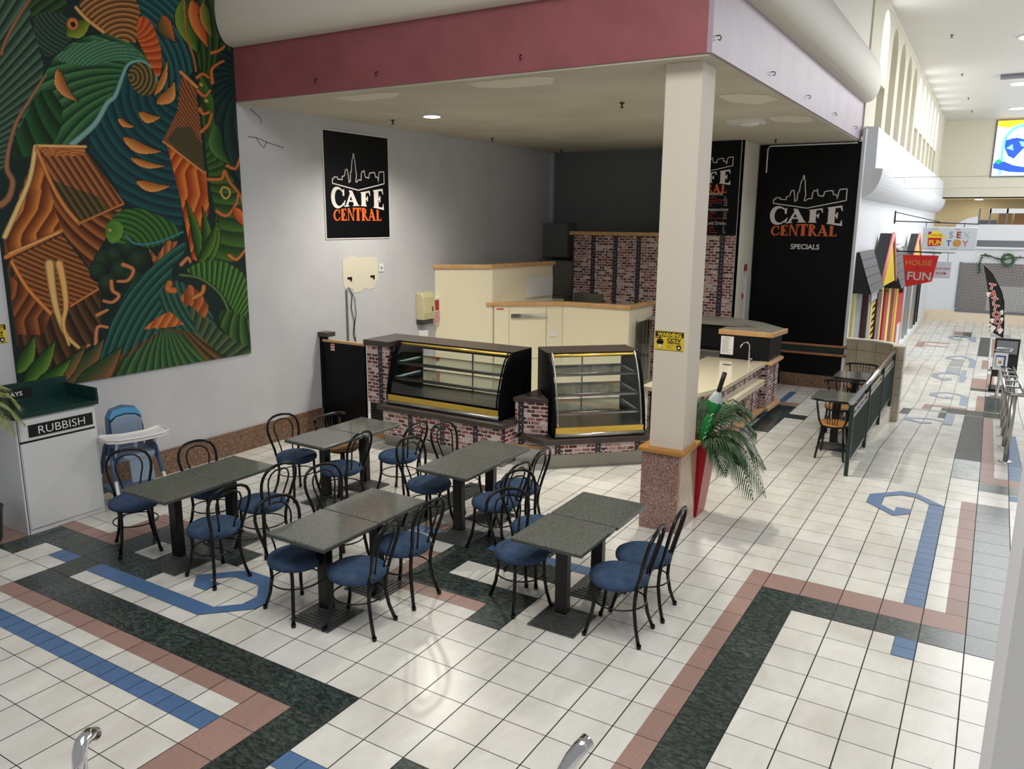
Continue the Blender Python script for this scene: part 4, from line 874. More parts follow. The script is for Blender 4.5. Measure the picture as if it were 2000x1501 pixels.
# side stub and black gate at the wall
t = thing('brick_pier', 'narrow brick printed pier left of the long display case', 'pier', (-3.95, 4.85, 0))
b = MB(); b.box(-4.15, -3.78, 4.80, 5.45, .50, 1.31); b.build('brick_panel', 'brick_print', t, world=True)
b = MB(); b.box(-4.19, -3.74, 4.77, 5.48, 1.31, 1.385); b.build('cap', 'dark_laminate', t, world=True, bevel=.005)
b = MB(); b.box(-4.14, -3.79, 4.83, 5.45, .10, .50)
for k in range(9): b.box(-4.12, -3.80, 4.818, 4.83, .12 + k * .04, .14 + k * .04)
b.build('vent_grille', 'black_plastic', t, world=True)
b = MB(); b.box(-4.14, -3.79, 4.82, 5.44, 0, .10); b.build('plinth', 'timber', t, world=True)
t = thing('side_panel', 'black panel gate with a timber top edge between the wall and the brick pier', 'panel', (-4.6, 4.8, 0))
b = MB(); b.box(-4.98, -4.20, 4.80, 4.84, .02, 1.285); b.build('panel', 'black_board', t, world=True)
b = MB(); b.box(-4.985, -4.19, 4.79, 4.85, 1.285, 1.32); b.build('timber_edge', 'timber', t, world=True, bevel=.004)
b = MB(); b.box(-5.048, -4.97, 4.80, 4.90, 0, 1.36); b.build('post', 'black_board', t, world=True)
b = MB(); b.box(-5.048, -4.86, 4.77, 4.93, 1.36, 1.42); b.build('post_cap', 'dark_laminate', t, world=True)
t = thing('sticker', 'small red and white sticker on the black side panel', 'sticker', (-4.80, 4.7985, 1.23))
b = MB(); b.box(-4.83, -4.76, 4.797, 4.7995, 1.17, 1.265); b.build('white_card', 'paper', t, world=True)
b = MB(); b.box(-4.822, -4.768, 4.795, 4.797, 1.19, 1.258); b.build('red_square', 'bright_red', t, world=True)
b = MB(); b.poly([(-4.795 + .018 * math.cos(a), 4.7945, 1.222 + .014 * math.sin(a)) for a in [k * PI / 5 for k in range(10)]]); b.build('white_mark', 'paper', t, world=True)
# cream servery screens
P0, P1, P2 = (-5.045, 7.58), (-4.28, 8.22), (-4.0, 9.9); Q1, Q2, Q3 = (-3.33, 9.07), (-2.1, 9.18), (-2.04, 10.1)
def strip(b, pts, w, z0, z1, mi=0):
    """vertical board of thickness w behind a plan polyline"""
    L = []
    for i, p in enumerate(pts):
        a = Vector(pts[max(i - 1, 0)]); c = Vector(pts[min(i + 1, len(pts) - 1)]); d = (c - a).normalized(); n = Vector((-d.y, d.x)); q = Vector(p) + n * w; L.append((q.x, q.y))
    b.prism(list(pts) + L[::-1], z0, z1, mi)
t = thing('servery_screen', 'tall cream panelled servery screen with a timber top rail', 'cabinet', (-4.3, 8.4, 0))
b = MB(); strip(b, [P0, P1], .10, 0, 2.19); b.build('panel', 'cream_panel', t, world=True)
b = MB(); strip(b, [P1, P2], .10, 0, 2.19); b.build('panel', 'cream_panel', t, world=True)
b = MB(); strip(b, [(-5.045, 7.53), (-4.27, 8.17), (-3.96, 9.95)], .16, 2.19, 2.26); b.build('timber_rail', 'timber', t, world=True, bevel=.012)
b = MB(); strip(b, [(-4.12, 9.1), (-3.99, 9.88)], -.008, 1.62, 2.0); b.build('white_backing_panel', 'white_panel', t, world=True)
t = thing('servery_cabinet', 'low cream servery cabinet with a timber edged top and bin door', 'cabinet', (-3.3, 9.1, 0))
b = MB(); b.prism([(-4.255, 8.24), Q1, (-3.55, 9.55), (-4.0, 9.5)], 0, 1.54); b.build('body', 'cream_panel', t, world=True)
b = MB(); strip(b, [Q1, Q2], .12, 0, 1.54); b.build('front_panel', 'cream_panel', t, world=True)
b = MB(); strip(b, [Q2, Q3], .12, 0, 1.54); b.build('end_panel', 'cream_panel', t, world=True)
b = MB(); strip(b, [(-4.34, 8.12), (-3.31, 9.02), (-2.06, 9.12), (-1.99, 10.12)], .15, 1.54, 1.605); b.build('timber_edge', 'timber', t, world=True, bevel=.012)
b = MB(); b.prism([(-4.27, 8.3), (-3.36, 9.15), (-3.6, 9.6), (-4.12, 9.3)], 1.555, 1.598); b.build('worktop', 'cream_stone', t, world=True)
dd = (Vector(Q1) - Vector((-4.27, 8.225))).normalized(); dn = Vector((dd.y, -dd.x)); L1 = (Vector(Q1) - Vector((-4.27, 8.225))).length
def sq(s, o): p = Vector((-4.27, 8.225)) + dd * s * L1 + dn * o; return (p.x, p.y)
b = MB(); b.prism([sq(.23, .002), sq(.755, .002), sq(.755, .018), sq(.23, .018)], .6, 1.47); dr = b.build('door', 'cream_panel', t, world=True, bevel=.003)
b = MB(); b.prism([sq(.25, .02), sq(.745, .02), sq(.745, .055), sq(.25, .055)], 1.33, 1.40); b.build('handle', 'chrome', dr).matrix_parent_inverse = parent_matrix(dr).inverted()
b = MB()
for s in (.005, .225, .76, .995): b.prism([sq(s, .0), sq(s + .006, .0), sq(s + .006, .003), sq(s, .003)], .5, 1.53)
b.build('panel_joint', 'cream_groove', t, world=True)
b = MB(); b.prism([sq(.05, .002), sq(.155, .002), sq(.155, .006), sq(.05, .006)], 1.475, 1.495); b.build('red_label', 'print_red', t, world=True)
b = MB(); b.prism([sq(.81, .002), sq(.925, .002), sq(.925, .014), sq(.81, .014)], .98, 1.06); b.build('power_socket', 'white_plastic', t, world=True)
b = MB(); b.box(-2.03, -2.0, 9.32, 9.34, 0, 1.35); b.box(-2.03, -2.0, 9.32, 9.95, .2, 1.3); b.build('glass_side', 'case_glass', t, world=True)
# partition with brick print behind
t = thing('brick_partition', 'tall brick printed partition with a timber cap behind the servery', 'partition', (-3, 10.7, 0))
b = MB(); b.prism([(-4.0, 10.72), (-3.54, 10.70), (-1.95, 10.70), (-1.95, 10.80), (-4.0, 10.80)], 0, 2.74); b.build('panel', 'brick_print_wide', t, world=True)
b = MB(); b.box(-4.05, -1.96, 10.65, 10.84, 2.74, 2.81); b.build('timber_cap', 'timber', t, world=True, bevel=.01)
b = MB(); b.box(-3.9, -3.3, 10.62, 10.70, 1.30, 1.62); b.build('steel_plate', 'brushed_steel', t, world=True)
b = MB(); b.box(-1.93, -.785, 10.692, 10.70, 1.26, 2.775); o = b.build('brick_wallpaper', 'brick_print_wide'); tag(o, 'brick printed panel under the menu board', 'wallpaper')
t = thing('wall_cupboard', 'dark grey wall cupboard in the far kitchen corner', 'cupboard', (-4.8, 11.5, 2.25))
b = MB(); b.box(-5.05, -4.45, 11.38, 11.75, 2.26, 2.96); b.build('carcass', 'kitchen_grey', t, world=True)
b = MB(); b.box(-5.04, -4.46, 11.365, 11.38, 2.27, 2.95); b.build('door', 'kitchen_grey', t, world=True)
t = thing('upright_fridge', 'dark upright steel fridge below the wall cupboard', 'fridge', (-4.6, 11.4, 0))
b = MB(); b.box(-4.98, -4.1, 11.1, 11.74, 0, 2.2); b.build('body', 'kitchen_grey', t, world=True)
b = MB(); b.box(-4.9, -4.15, 11.07, 11.1, 1.5, 2.15); b.box(-4.9, -4.15, 11.07, 11.1, .2, 1.45); b.build('door', 'brushed_steel', t, world=True)
b = MB(); b.box(-4.95, -4.80, 11.05, 11.07, 1.95, 2.08); b.build('thermostat', 'paper', t, world=True)
o = MB(); o.box(-5.05, -4.99, 11.66, 11.745, 0, 4.39); struct(o.build('trim_7', 'wall_paint'), 'pale corner duct at the back of the kitchen')

# ================================================================ BAR
t = thing('bar_counter', 'low cream topped bar with brick printed side and blue tiled kick', 'counter', (0, 7.4, 0))
b = MB(); b.prism([(-.62, 8.905), (.32, 8.905), (.32, 6.72), (.17, 6.15), (-.62, 6.15)], .84, .90); b.build('top', 'cream_stone', t, world=True, bevel=.006)
b = MB(); b.prism([(-.55, 8.92), (.245, 8.92), (.245, 6.75), (.12, 6.22), (-.55, 6.22)], .16, .84); b.build('brick_side', 'brick_print', t, world=True)
b = MB(); b.prism([(-.55, 8.92), (.33, 8.92), (.33, 6.5), (.18, 6.12), (-.55, 6.12)], .11, .165); b.build('timber_band', 'timber', t, world=True, bevel=.01)
tile_mat('kick_tile_blue', (60, 96, 130), (90, 128, 160), (30, 50, 60), px=.10, py=.10, jw=.006, rough=.2)
b = MB(); b.prism([(-.5, 8.92), (.25, 8.92), (.25, 6.55), (.15, 6.2), (-.5, 6.2)], 0, .11); b.build('tiled_kick', 'kick_tile_blue', t, world=True)
b = MB(); b.box(.20, .41, 6.55, 8.5, .62, .70); b.build('service_shelf', 'cream_stone', t, world=True, bevel=.004)
b = MB(); b.box(.246, .262, 8.05, 8.10, .165, .62); b.box(.246, .262, 6.6, 6.65, .165, .62); b.build('shelf_support', 'timber', t, world=True)
t = thing('tap', 'curved chrome swan neck tap on the bar top', 'tap', (.10, 8.70, .90))
b = MB(); b.tube([(.10, 8.70, .90), (.10, 8.70, 1.13), (.095, 8.69, 1.18), (.07, 8.66, 1.215), (.03, 8.62, 1.21), (.0, 8.59, 1.17), (-.01, 8.58, 1.14)], .011, 10); b.build('spout', 'chrome', t, world=True)
b = MB(); b.lathe([(.028, .90), (.026, .915), (.014, .925), (.014, .97)], .10, 8.70, 12); b.build('tap_base', 'chrome', t, world=True)
b = MB(); b.tube([(.11, 8.70, .955), (.15, 8.70, .962)], .007, 8); b.build('lever', 'white_plastic', t, world=True)
t = thing('bar_end', 'black fronted raised bar end with granite top and timber edge', 'counter', (0, 9.4, 0))
b = MB(); b.prism([(-.43, 8.935), (.345, 8.935), (.345, 9.72), (-.12, 10.2), (-.8, 10.5), (-1.9, 10.5), (-1.9, 9.95), (-.36, 9.95), (-.05, 9.55), (-.1, 9.3), (-.43, 9.3)], .90, 1.29); b.build('black_panel', 'black_paint', t, world=True)
b = MB(); b.prism([(-.43, 8.93), (.33, 8.93), (.33, 9.70), (-.12, 10.2), (-.43, 10.2)], .165, .85); b.build('brick_side', 'brick_print', t, world=True)
b = MB(); b.prism([(.20, 8.90), (.42, 8.86), (.42, 9.62), (.33, 9.72), (.2, 9.72)], .85, .90); b.build('timber_band', 'timber', t, world=True, bevel=.012)
b = MB(); b.prism([(.0, 8.93), (.40, 8.93), (.40, 9.70), (-.05, 10.2), (-.1, 9.4)], .11, .165); b.build('timber_band', 'timber', t, world=True, bevel=.01)
b = MB(); b.prism([(-.4, 8.93), (.29, 8.93), (.29, 9.66), (-.1, 10.1), (-.4, 10.1)], 0, .11); b.build('tiled_kick', 'kick_tile_blue', t, world=True)
TP = [(-.45, 8.96), (.34, 8.96), (.40, 9.60), (-.1, 10.2), (-.75, 10.62), (-2.0, 10.62), (-2.0, 9.85), (-.32, 9.85), (.03, 9.42), (-.45, 9.28)]
b = MB(); b.prism(TP, 1.29, 1.35); b.build('granite_top', 'grey_stone', t, world=True)
b = MB(); b.box(-.46, .36, 8.91, 8.965, 1.272, 1.352); b.prism([(.34, 8.93), (.39, 8.91), (.455, 9.62), (.40, 9.62)], 1.272, 1.352); b.build('timber_edge', 'timber', t, world=True, bevel=.012)
b = MB()
for z in (.55, .8, 1.05, 1.2): b.box(-1.9, -.5, 9.97, 10.45, z, z + .03)
b.box(-.62, -.58, 9.96, 10.0, 0, 1.29); b.box(-1.5, -1.46, 9.96, 10.0, 0, 1.29); b.build('steel_shelves', 'brushed_steel', t, world=True)
t = thing('notice_sheet', 'white printed notice sheet on the black bar panel', 'notice', (-.3, 8.933, 1.0))
b = MB(); b.box(-.415, -.215, 8.930, 8.934, .955, 1.245); b.build('sheet', 'paper', t, world=True)
b = MB(); b.box(-.37, -.26, 8.929, 8.930, 1.218, 1.226)
for k in range(17): b.box(-.395, -.395 + .15 * random.uniform(.6, 1.05), 8.929, 8.930, 1.20 - k * .0135, 1.204 - k * .0135)
b.build('print', 'ink', t, world=True)
b = MB(); b.lathe([(.0005, 0), (.04, .0), (.045, .05), (.035, .09), (.0005, .10)], -.22, 6.6, 16, cz=.9); tag(b.build('cloth_cup', 'teal_plastic'), 'teal plastic cup at the near end of the cream bar top', 'cup')
o = MB(); o.box(-.18, -.06, 8.28, 8.36, .9005, .903); tag(o.build('drain_cover', 'black_plastic'), 'small dark drain slot in the cream bar top', 'drain')
# handrail band on the black wall
t = thing('wall_bumper_rail', 'two timber bumper rails with a dark green band on the black wall', 'rail', (.4, 11.8, .6))
for z in (.64, .80):
    b = MB(); b.tube([(-.35, 11.80, z), (.98, 11.80, z), (1.03, 11.84, z)], .024, 10); b.build('timber_rail', 'rail_timber', t, world=True)
b = MB(); b.box(-.35, 1.0, 11.815, 11.85, .655, .785); b.build('green_band', 'band_green', t, world=True)
# tiled corner wall and pier
tile_mat('wall_tile_sheet', (172, 162, 142), (186, 176, 156), (84, 76, 66), px=.30, py=50, jw=.008, rough=.25, nscale=4., sides=(1, 0))
def walltile(name, pts, w, z0, z1):
    pass
m_ = MATS['wall_tile_sheet']; t_ = NT(m_)
m2 = base_mat('tiled_wall', (180, 170, 150), .25); tt = NT(m2); U, V, _ = tt.sep(tt.uv()); g = None
for co, ph in ((U, .0), (V, .13)):
    a = tt.math('ABSOLUTE', tt.math('SUBTRACT', tt.math('FRACT', tt.math('DIVIDE', tt.math('ADD', co, ph), .3)), .5)); k = tt.math('GREATER_THAN', a, .488); g = k if g is None else tt.math('MAXIMUM', g, k)
tt.col(tt.mix(g, tt.ramp(tt.noise(tt.obj(), 5.), [(.3, (172, 160, 140)), (.7, (188, 178, 158))]), (84, 76, 66)))
t = thing('tiled_dwarf_wall', 'low curved wall of pale square tiles ending in a pier', 'wall', (1.5, 11.7, 0))
b = MB(); strip(b, [(1.02, 11.84), (1.45, 11.80), (1.75, 11.62), (1.90, 11.35)], .10, -.4, .95); b.build('tiled_face', 'tiled_wall', t, world=True)
b = MB(); strip(b, [(1.02, 11.82), (1.45, 11.78), (1.74, 11.60), (1.89, 11.33)], .14, .95, .975); b.build('capping', 'cream_wall', t, world=True)
b = MB(); b.box(1.87, 2.04, 11.06, 11.36, -.45, .985); b.build('pier', 'tiled_wall', t, world=True)
b = MB(); b.box(1.86, 2.05, 11.05, 11.37, .985, 1.01); b.build('pier_cap', 'cream_wall', t, world=True)
# green railing
t = thing('railing', 'dark green mesh railing with a shiny round top rail', 'railing', (1.91, 8.8, 0))
RY = [6.56, 8.03, 9.50, 10.95]
for y in RY:
    b = MB(); b.box(1.885, 1.93, y - .022, y + .022, 0, .90); b.build('post', 'green_paint', t, world=True)
b = MB(); b.tube([(1.91, 6.42, .945), (1.91, 11.08, .945)], .034, 14); b.build('top_rail', 'chrome', t, world=True)
m3 = base_mat('mesh_green', (10, 36, 28), .6, spec=.15); tt = NT(m3); nt = m3.node_tree; U, V, _ = tt.sep(tt.uv())
du = tt.math('ABSOLUTE', tt.math('SUBTRACT', tt.math('FRACT', tt.math('DIVIDE', U, .016)), .5)); dv = tt.math('ABSOLUTE', tt.math('SUBTRACT', tt.math('FRACT', tt.math('DIVIDE', V, .016)), .5))
hole = tt.math('MULTIPLY', tt.math('LESS_THAN', du, .12), tt.math('LESS_THAN', dv, .12)); trn = tt.n('ShaderNodeBsdfTransparent'); mx = tt.n('ShaderNodeMixShader'); tt.l(hole, mx.inputs[0]); tt.l(tt.b.outputs[0], mx.inputs[1]); tt.l(trn.outputs[0], mx.inputs[2]); tt.l(mx.outputs[0], nt.nodes['Material Output'].inputs[0])
for a, c in zip(RY, RY[1:]):
    a += .04; c -= .04
    b = MB(); b.box(1.903, 1.909, a, c, .16, .70); p = b.build('mesh_panel', 'mesh_green', t, world=True)
    b = MB()
    for z in (.14, .70, .775): b.box(1.897, 1.917, a, c, z, z + .018)
    for y in (a, c - .012): b.box(1.897, 1.917, y, y + .012, .14, .79)
    b.build('panel_frame', 'steel', t, world=True)
# ================================================================ RUBBISH CABINET, HIGH CHAIR
t = thing('rubbish_cabinet', 'white rubbish cabinet with a dark green tray top', 'bin', (-4.75, .69, 0))
b = MB(); b.box(-5.0, -4.51, .30, 1.08, .0, 1.15); b.build('carcass', 'white_laminate', t, world=True)
b = MB(); b.box(-4.51, -4.495, .33, 1.05, .05, .905); b.build('door', 'white_laminate', t, world=True, bevel=.003)
b = MB(); b.box(-4.51, -4.493, .33, 1.05, .925, 1.13); b.build('flap', 'white_laminate', t, world=True, bevel=.003)
b = MB(); b.box(-4.51, -4.497, .325, 1.055, .905, .925); b.box(-4.511, -4.508, .316, .322, 0, 1.15); b.build('shadow_gap', 'black_plastic', t, world=True)
b = MB(); b.box(-5.02, -4.48, .27, 1.11, 1.15, 1.19); b.box(-5.04, -4.48, .27, .29, 1.19, 1.37); b.box(-5.045, -5.02, .27, 1.11, 1.15, 1.39)
b.prism([(-5.03, 1.09), (-4.48, 1.09), (-4.48, 1.11), (-5.03, 1.11)], 1.19, 1.32); b.build('tray_top', 'green_laminate', t, world=True, bevel=.004)
b = MB(); b.box(-4.493, -4.487, .405, 1.035, .955, 1.075); b.build('rubbish_plate', 'print_black', t, world=True)
b = text_mesh('RUBBISH', .112, bold=-.0008, sx=1.10); on_plane(b, (-4.487, .485, .975), (0, 1, 0), nrm=(1, 0, 0)); b.build('rubbish_lettering', 'paper', t, world=True)
b = MB(); b.box(-5.02, -5.012, .36, .74, 1.24, 1.33); b.build('trays_plate', 'print_black', t, world=True)
b = text_mesh('TRAYS', .062, bold=.001, sx=1.1); on_plane(b, (-5.012, .45, 1.262), (0, 1, 0), nrm=(1, 0, 0)); b.build('trays_lettering', 'paper', t, world=True)
# high chair
t = thing('high_chair', 'blue and grey padded high chair with a white tray beside the wall', 'high chair', (-4.55, 1.42, 0), math.radians(-12))
def pad(b, y0, y1, z0, z1, x0, lean, th=.04):
    def f(u, v):
        yy = y0 + (y1 - y0) * u; zz = z0 + (z1 - z0) * v; e = math.sin(PI * u) ** .5
        rr = 1 - .0 * v; return (x0 - lean * (zz - z0) + th * e * .6 + .10 * (2 * u - 1) ** 2 * .8, yy, zz)
    b.grid(f, 12, 10)
b = MB(); N = 20; out = [(.0, -.18, .62), (.0, -.19, .80), (-.03, -.18, .95), (-.045, -.13, 1.03), (-.05, 0, 1.06), (-.045, .13, 1.03), (-.03, .18, .95), (0, .19, .80), (0, .18, .62)]
b.ext(out, (-.05, 0, 0)); b.build('backrest', 'slate_blue_plastic', t, bevel=.015)
b = MB(); b.ext([(.012, -.165, .93), (-.02, -.165, .96), (-.035, -.12, 1.02), (-.038, 0, 1.045), (-.035, .12, 1.02), (-.02, .165, .96), (.012, .165, .93), (.0, .10, .965), (.0, 0, .98), (.0, -.10, .965)], (.03, 0, 0)); b.build('head_pad', 'sky_blue_vinyl', t, bevel=.01)
b = MB(); b.ext([(.012, -.155, .62), (.012, -.16, .90), (.004, -.10, .955), (0, 0, .97), (.004, .10, .955), (.012, .16, .90), (.012, .155, .62)], (.028, 0, 0)); b.build('back_pad', 'grey_blue_vinyl', t, bevel=.012)
b = MB(); b.ext([(.0, -.17, .58), (.30, -.17, .56), (.33, -.12, .54), (.33, .12, .54), (.30, .17, .56), (0, .17, .58)], (0, 0, .05)); b.build('seat_pad', 'grey_blue_vinyl', t, bevel=.015)
b = MB(); b.ext([(.30, -.11, .57), (.36, -.12, .32), (.36, .12, .32), (.30, .11, .57)], (.02, 0, 0)); b.build('calf_pad', 'grey_blue_vinyl', t, bevel=.01)
b = MB(); b.ext([(-.05, -.22, .56), (.32, -.21, .52), (.32, -.19, .66), (.1, -.2, .72), (-.05, -.22, .70)], (0, .02, 0)); b.build('side_shell', 'slate_blue_plastic', t, bevel=.006); b = MB(); b.ext([(-.05, .20, .56), (.32, .19, .52), (.32, .17, .66), (.1, .18, .72), (-.05, .20, .70)], (0, .02, 0)); b.build('side_shell', 'slate_blue_plastic', t, bevel=.006)
b = MB(); TR = [(.12, -.26), (.10, -.30), (.16, -.33), (.34, -.31), (.42, -.22), (.45, 0), (.42, .22), (.34, .31), (.16, .33), (.10, .30), (.12, .26), (.20, .12), (.20, -.12)]
b.prism(TR, .765, .80); b.tube([(x, y, .805) for x, y in TR], .012, 6, closed=True); b.build('tray', 'white_plastic', t, bevel=.004)
b = MB(); b.tube([(.26, -.19, .77), (.22, -.2, .58)], .018, 8); b.tube([(.26, .19, .77), (.22, .2, .58)], .018, 8); b.tube([(.24, 0, .76), (.2, 0, .6)], .02, 8); b.build('tray_support', 'white_plastic', t)
for sy in (-1, 1):
    for nm, x1, x0 in (('leg', .42, .12), ('leg', -.30, .0)):
        b = MB(); b.tube([(x0 + (x1 - x0) * .45, sy * .24, .36), (x1, sy * .27, .02)], .017, 10); o = b.build(nm, 'white_plastic', t)
        c = MB(); c.tube([(x0, sy * .22, .66), (x0 + (x1 - x0) * .48, sy * .243, .34)], .024, 10); c.build('leg_sleeve', 'slate_blue_plastic', o)
        c = MB(); c.tube([(x1 - .03, sy * .268, .02), (x1 + .03, sy * .272, .02)], .02, 8); c.build('foot', 'slate_blue_plastic', o)
b = MB(); b.box(-.2, .3, -.24, .24, .16, .19); b.build('basket', 'slate_blue_plastic', t, bevel=.01)

# ================================================================ PLANTS
def frond(b, base, az, L, rise, droop, n=26, lw=.16, mi=0):
    """palm frond: rachis rising then drooping with long paired leaflets"""
    d = Vector((math.cos(az), math.sin(az), 0)); s = Vector((-d.y, d.x, 0)); P_ = []
    for k in range(n + 1):
        f = k / n; P_.append(Vector(base) + d * (L * (f - .18 * f * f)) + Vector((0, 0, rise * math.sin(min(f * 1.5, 1) * PI / 2) - droop * f * f)))
    b.tube(P_, .006, 5, mi, r2=.0015)
    for k in range(3, n + 1):
        f = k / n; ln = 1.15 * lw * (math.sin(PI * min(f * .9 + .12, 1)) ** .6) * random.uniform(.88, 1.1) + .03
        tg = (P_[k] - P_[k - 1]).normalized()
        for q in (-1, 1):
            e = (s * q * .75 + tg * .62 + Vector((0, 0, -.05 - .35 * f * random.uniform(.6, 1.2)))).normalized()
            p0 = P_[k]; m1 = p0 + e * ln * .5 + Vector((0, 0, .006)); p1 = p0 + e * ln + Vector((0, 0, -.22 * ln)); wv = (tg * .0125)
            nn_ = Vector((0, 0, .0012))
            b.add([p0 - wv * .6, p0 + wv * .6, m1 + wv, m1 - wv, p1, p0 + nn_, m1 + nn_], [(0, 1, 2, 3), (3, 2, 4)], mi)
t = thing('potted_palm', 'tall red planter of drooping palm fronds beside the column', 'plant', (.69, 4.36, 0))
b = MB(); B0 = [(.57, 4.235), (.81, 4.235), (.81, 4.50), (.57, 4.50)]; B1 = [(.50, 4.215), (.90, 4.215), (.90, 4.58), (.50, 4.58)]
v = [(x, y, 0) for x, y in B0] + [(x, y, .82) for x, y in B1] + [(x + (.69 - x) * .12, y + (4.4 - y) * .12, .82) for x, y in B1] + [(x + (.69 - x) * .15, y + (4.4 - y) * .15, .72) for x, y in B1]
b.add(v, [(0, 3, 2, 1)] + [(i, (i + 1) % 4, 4 + (i + 1) % 4, 4 + i) for i in range(4)] + [(4 + i, 4 + (i + 1) % 4, 8 + (i + 1) % 4, 8 + i) for i in range(4)] + [(8 + i, 8 + (i + 1) % 4, 12 + (i + 1) % 4, 12 + i) for i in range(4)] + [(12, 13, 14, 15)])
b.build('pot', 'pot_red', t, world=True)
b = MB(); b.box(.56, .84, 4.27, 4.53, .70, .735); b.build('soil', 'soil', t, world=True)
FR = [(-16, .84, .26, .66, .27), (-4, .92, .30, .70, .28), (8, .86, .34, .50, .27), (20, .72, .44, .28, .25), (-30, .56, .20, .40, .20), (34, .66, .50, .16, .24), (48, .55, .46, .12, .20), (75, .45, .42, .10, .18), (110, .40, .45, .08, .16), (2, .62, .18, .30, .22)]
for k, (az, L, ri, dr_, lw) in enumerate(FR):
    b = MB(); frond(b, (.72, 4.38, .74), math.radians(az), L, ri, dr_ + .0, 30, lw); b.build('frond', 'palm_green', t, world=True)
t = thing('potted_palm', 'palm with thin pale fronds in a dark pot left of the rubbish cabinet', 'plant', (-4.62, -.02, 0))
b = MB(); b.lathe([(.13, 0), (.16, .05), (.19, .34), (.20, .36), (.18, .36), (.17, .3)], -4.62, -.05, 24); b.build('pot', 'green_paint', t, world=True)
b = MB(); b.tube([(-4.62, -.05, .3), (-4.61, -.05, .8), (-4.6, -.04, 1.35)], .02, 8); b.build('stem', 'palm_pale', t, world=True)
for az, L, ri, dr_ in ((62, .52, .16, .34), (80, .50, .20, .22), (95, .42, .24, .16), (40, .45, .18, .40), (-60, .5, .2, .3), (200, .35, .2, .3)):
    b = MB(); frond(b, (-4.6, -.04, 1.30), math.radians(az), L, ri, dr_, 18, .17); b.build('frond', 'palm_pale', t, world=True)
# umbrella standing in the pot
t = thing('umbrella', 'folded green and white umbrella with a black handle stuck in the red planter', 'umbrella', (.79, 4.33, .78))
p0 = Vector((.78, 4.34, .74)); p1 = Vector((.96, 4.34, 1.44)); ax = (p1 - p0).normalized()
def along(f): return p0 + (p1 - p0) * f
def cone(b, prof, n=14, tw=0.):
    u = ax.orthogonal().normalized(); w_ = ax.cross(u); vv = []
    for i, (f, r) in enumerate(prof):
        for k in range(n):
            a = 2 * PI * k / n; rr = 1.35 * r * (1 + .22 * math.cos(7 * PI * k / n * 2)); vv.append(along(f) + (u * math.cos(a) + w_ * math.sin(a)) * rr)
    b.add(vv, [(i * n + k, i * n + (k + 1) % n, (i + 1) * n + (k + 1) % n, (i + 1) * n + k) for i in range(len(prof) - 1) for k in range(n)], 0, True)
b = MB(); cone(b, [(.0, .008), (.1, .022), (.3, .034), (.45, .03), (.50, .02), (.52, .018)]); b.build('canopy', 'umbrella_green', t, world=True)
b = MB(); cone(b, [(.51, .018), (.56, .034), (.66, .050), (.70, .046)]); b.build('canopy_skirt', 'umbrella_green', t, world=True)
b = MB(); cone(b, [(.69, .047), (.75, .040), (.84, .022), (.85, .015)]); b.build('grey_panel', 'umbrella_grey', t, world=True)
b = MB()
for k in range(5):
    f0 = .08 + k * .09; b.tube([along(f0) + ax.orthogonal().normalized() * .03 + Vector((-.01, -.028, 0)), along(f0 + .06) + Vector((.012, -.036, .0)), along(f0 + .10) + Vector((.03, -.030, 0))], .006, 5)
b.build('white_stripe', 'paper', t, world=True)
b = MB(); b.tube([along(.8), along(.88)], .012, 8); b.tube([along(.86), along(1.14)], .024, 12); b.build('handle', 'black_plastic', t, world=True)

# ================================================================ THINGS ON THE MURAL WALL
t = thing('hand_towel_dispenser', 'cream paper towel dispenser on the wall beside the tall screen', 'dispenser', (-5.05, 7.2, 1.3))
b = MB(); b.ext([(-5.048, 7.04, 1.36), (-4.90, 7.04, 1.36), (-4.87, 7.04, 1.48), (-4.88, 7.04, 1.74), (-4.92, 7.04, 1.81), (-5.048, 7.04, 1.82)], (0, .32, 0)); b.build('cover', 'dispenser_cream', t, world=True, bevel=.02, seg=3)
b = MB(); b.box(-5.048, -4.91, 7.05, 7.35, 1.28, 1.36); b.build('outlet', 'smoke_plastic', t, world=True, bevel=.01)
b = MB(); b.box(-4.869, -4.862, 7.26, 7.28, 1.50, 1.58); b.build('key_slot', 'black_plastic', t, world=True)
o = MB(); o.box(-5.048, -4.95, 7.08, 7.26, .98, 1.18); tag(o.build('soap_dispenser', 'white_plastic', bevel=.02), 'small white soap dispenser below the towel dispenser', 'dispenser')
t = thing('fire_blanket', 'red and white striped box on the wall behind the towel dispenser', 'box', (-5.0, 7.5, 1.3))
b = MB(); b.box(-5.048, -4.98, 7.42, 7.62, 1.24, 1.70); b.build('casing', 'paper', t, world=True)
b = MB(); b.box(-4.979, -4.976, 7.44, 7.60, 1.48, 1.66)
for k in range(6): b.add([(-4.977, 7.42, 1.25 + k * .035), (-4.977, 7.62, 1.27 + k * .035), (-4.977, 7.62, 1.285 + k * .035), (-4.977, 7.42, 1.265 + k * .035)], [(0, 1, 2, 3)])
b.build('red_stripes', 'bright_red', t, world=True)
t = thing('old_screen_patch', 'cream patch of bare plaster with two cut socket holes on the grey wall', 'wall patch', (-5.05, 5.7, 2.2))
b = MB(); pl = [(5.325, 2.43), (5.45, 2.45), (5.55, 2.47), (5.7, 2.44), (5.95, 2.45), (6.10, 2.43), (6.11, 2.3), (6.12, 2.08), (6.05, 2.05), (6.03, 1.97), (5.9, 1.95), (5.8, 1.98), (5.7, 1.93), (5.55, 1.92), (5.53, 1.99), (5.36, 2.0), (5.33, 2.1)]
b.ext([(-5.049, y, z) for y, z in pl], (.004, 0, 0)); b.build('plaster', 'filler_cream', t, world=True)
b = MB()
for y in (5.47, 5.98): b.box(-5.046, -5.040, y - .05, y + .045, 2.13, 2.165); b.box(-5.046, -5.040, y + .01, y + .045, 2.10, 2.165)
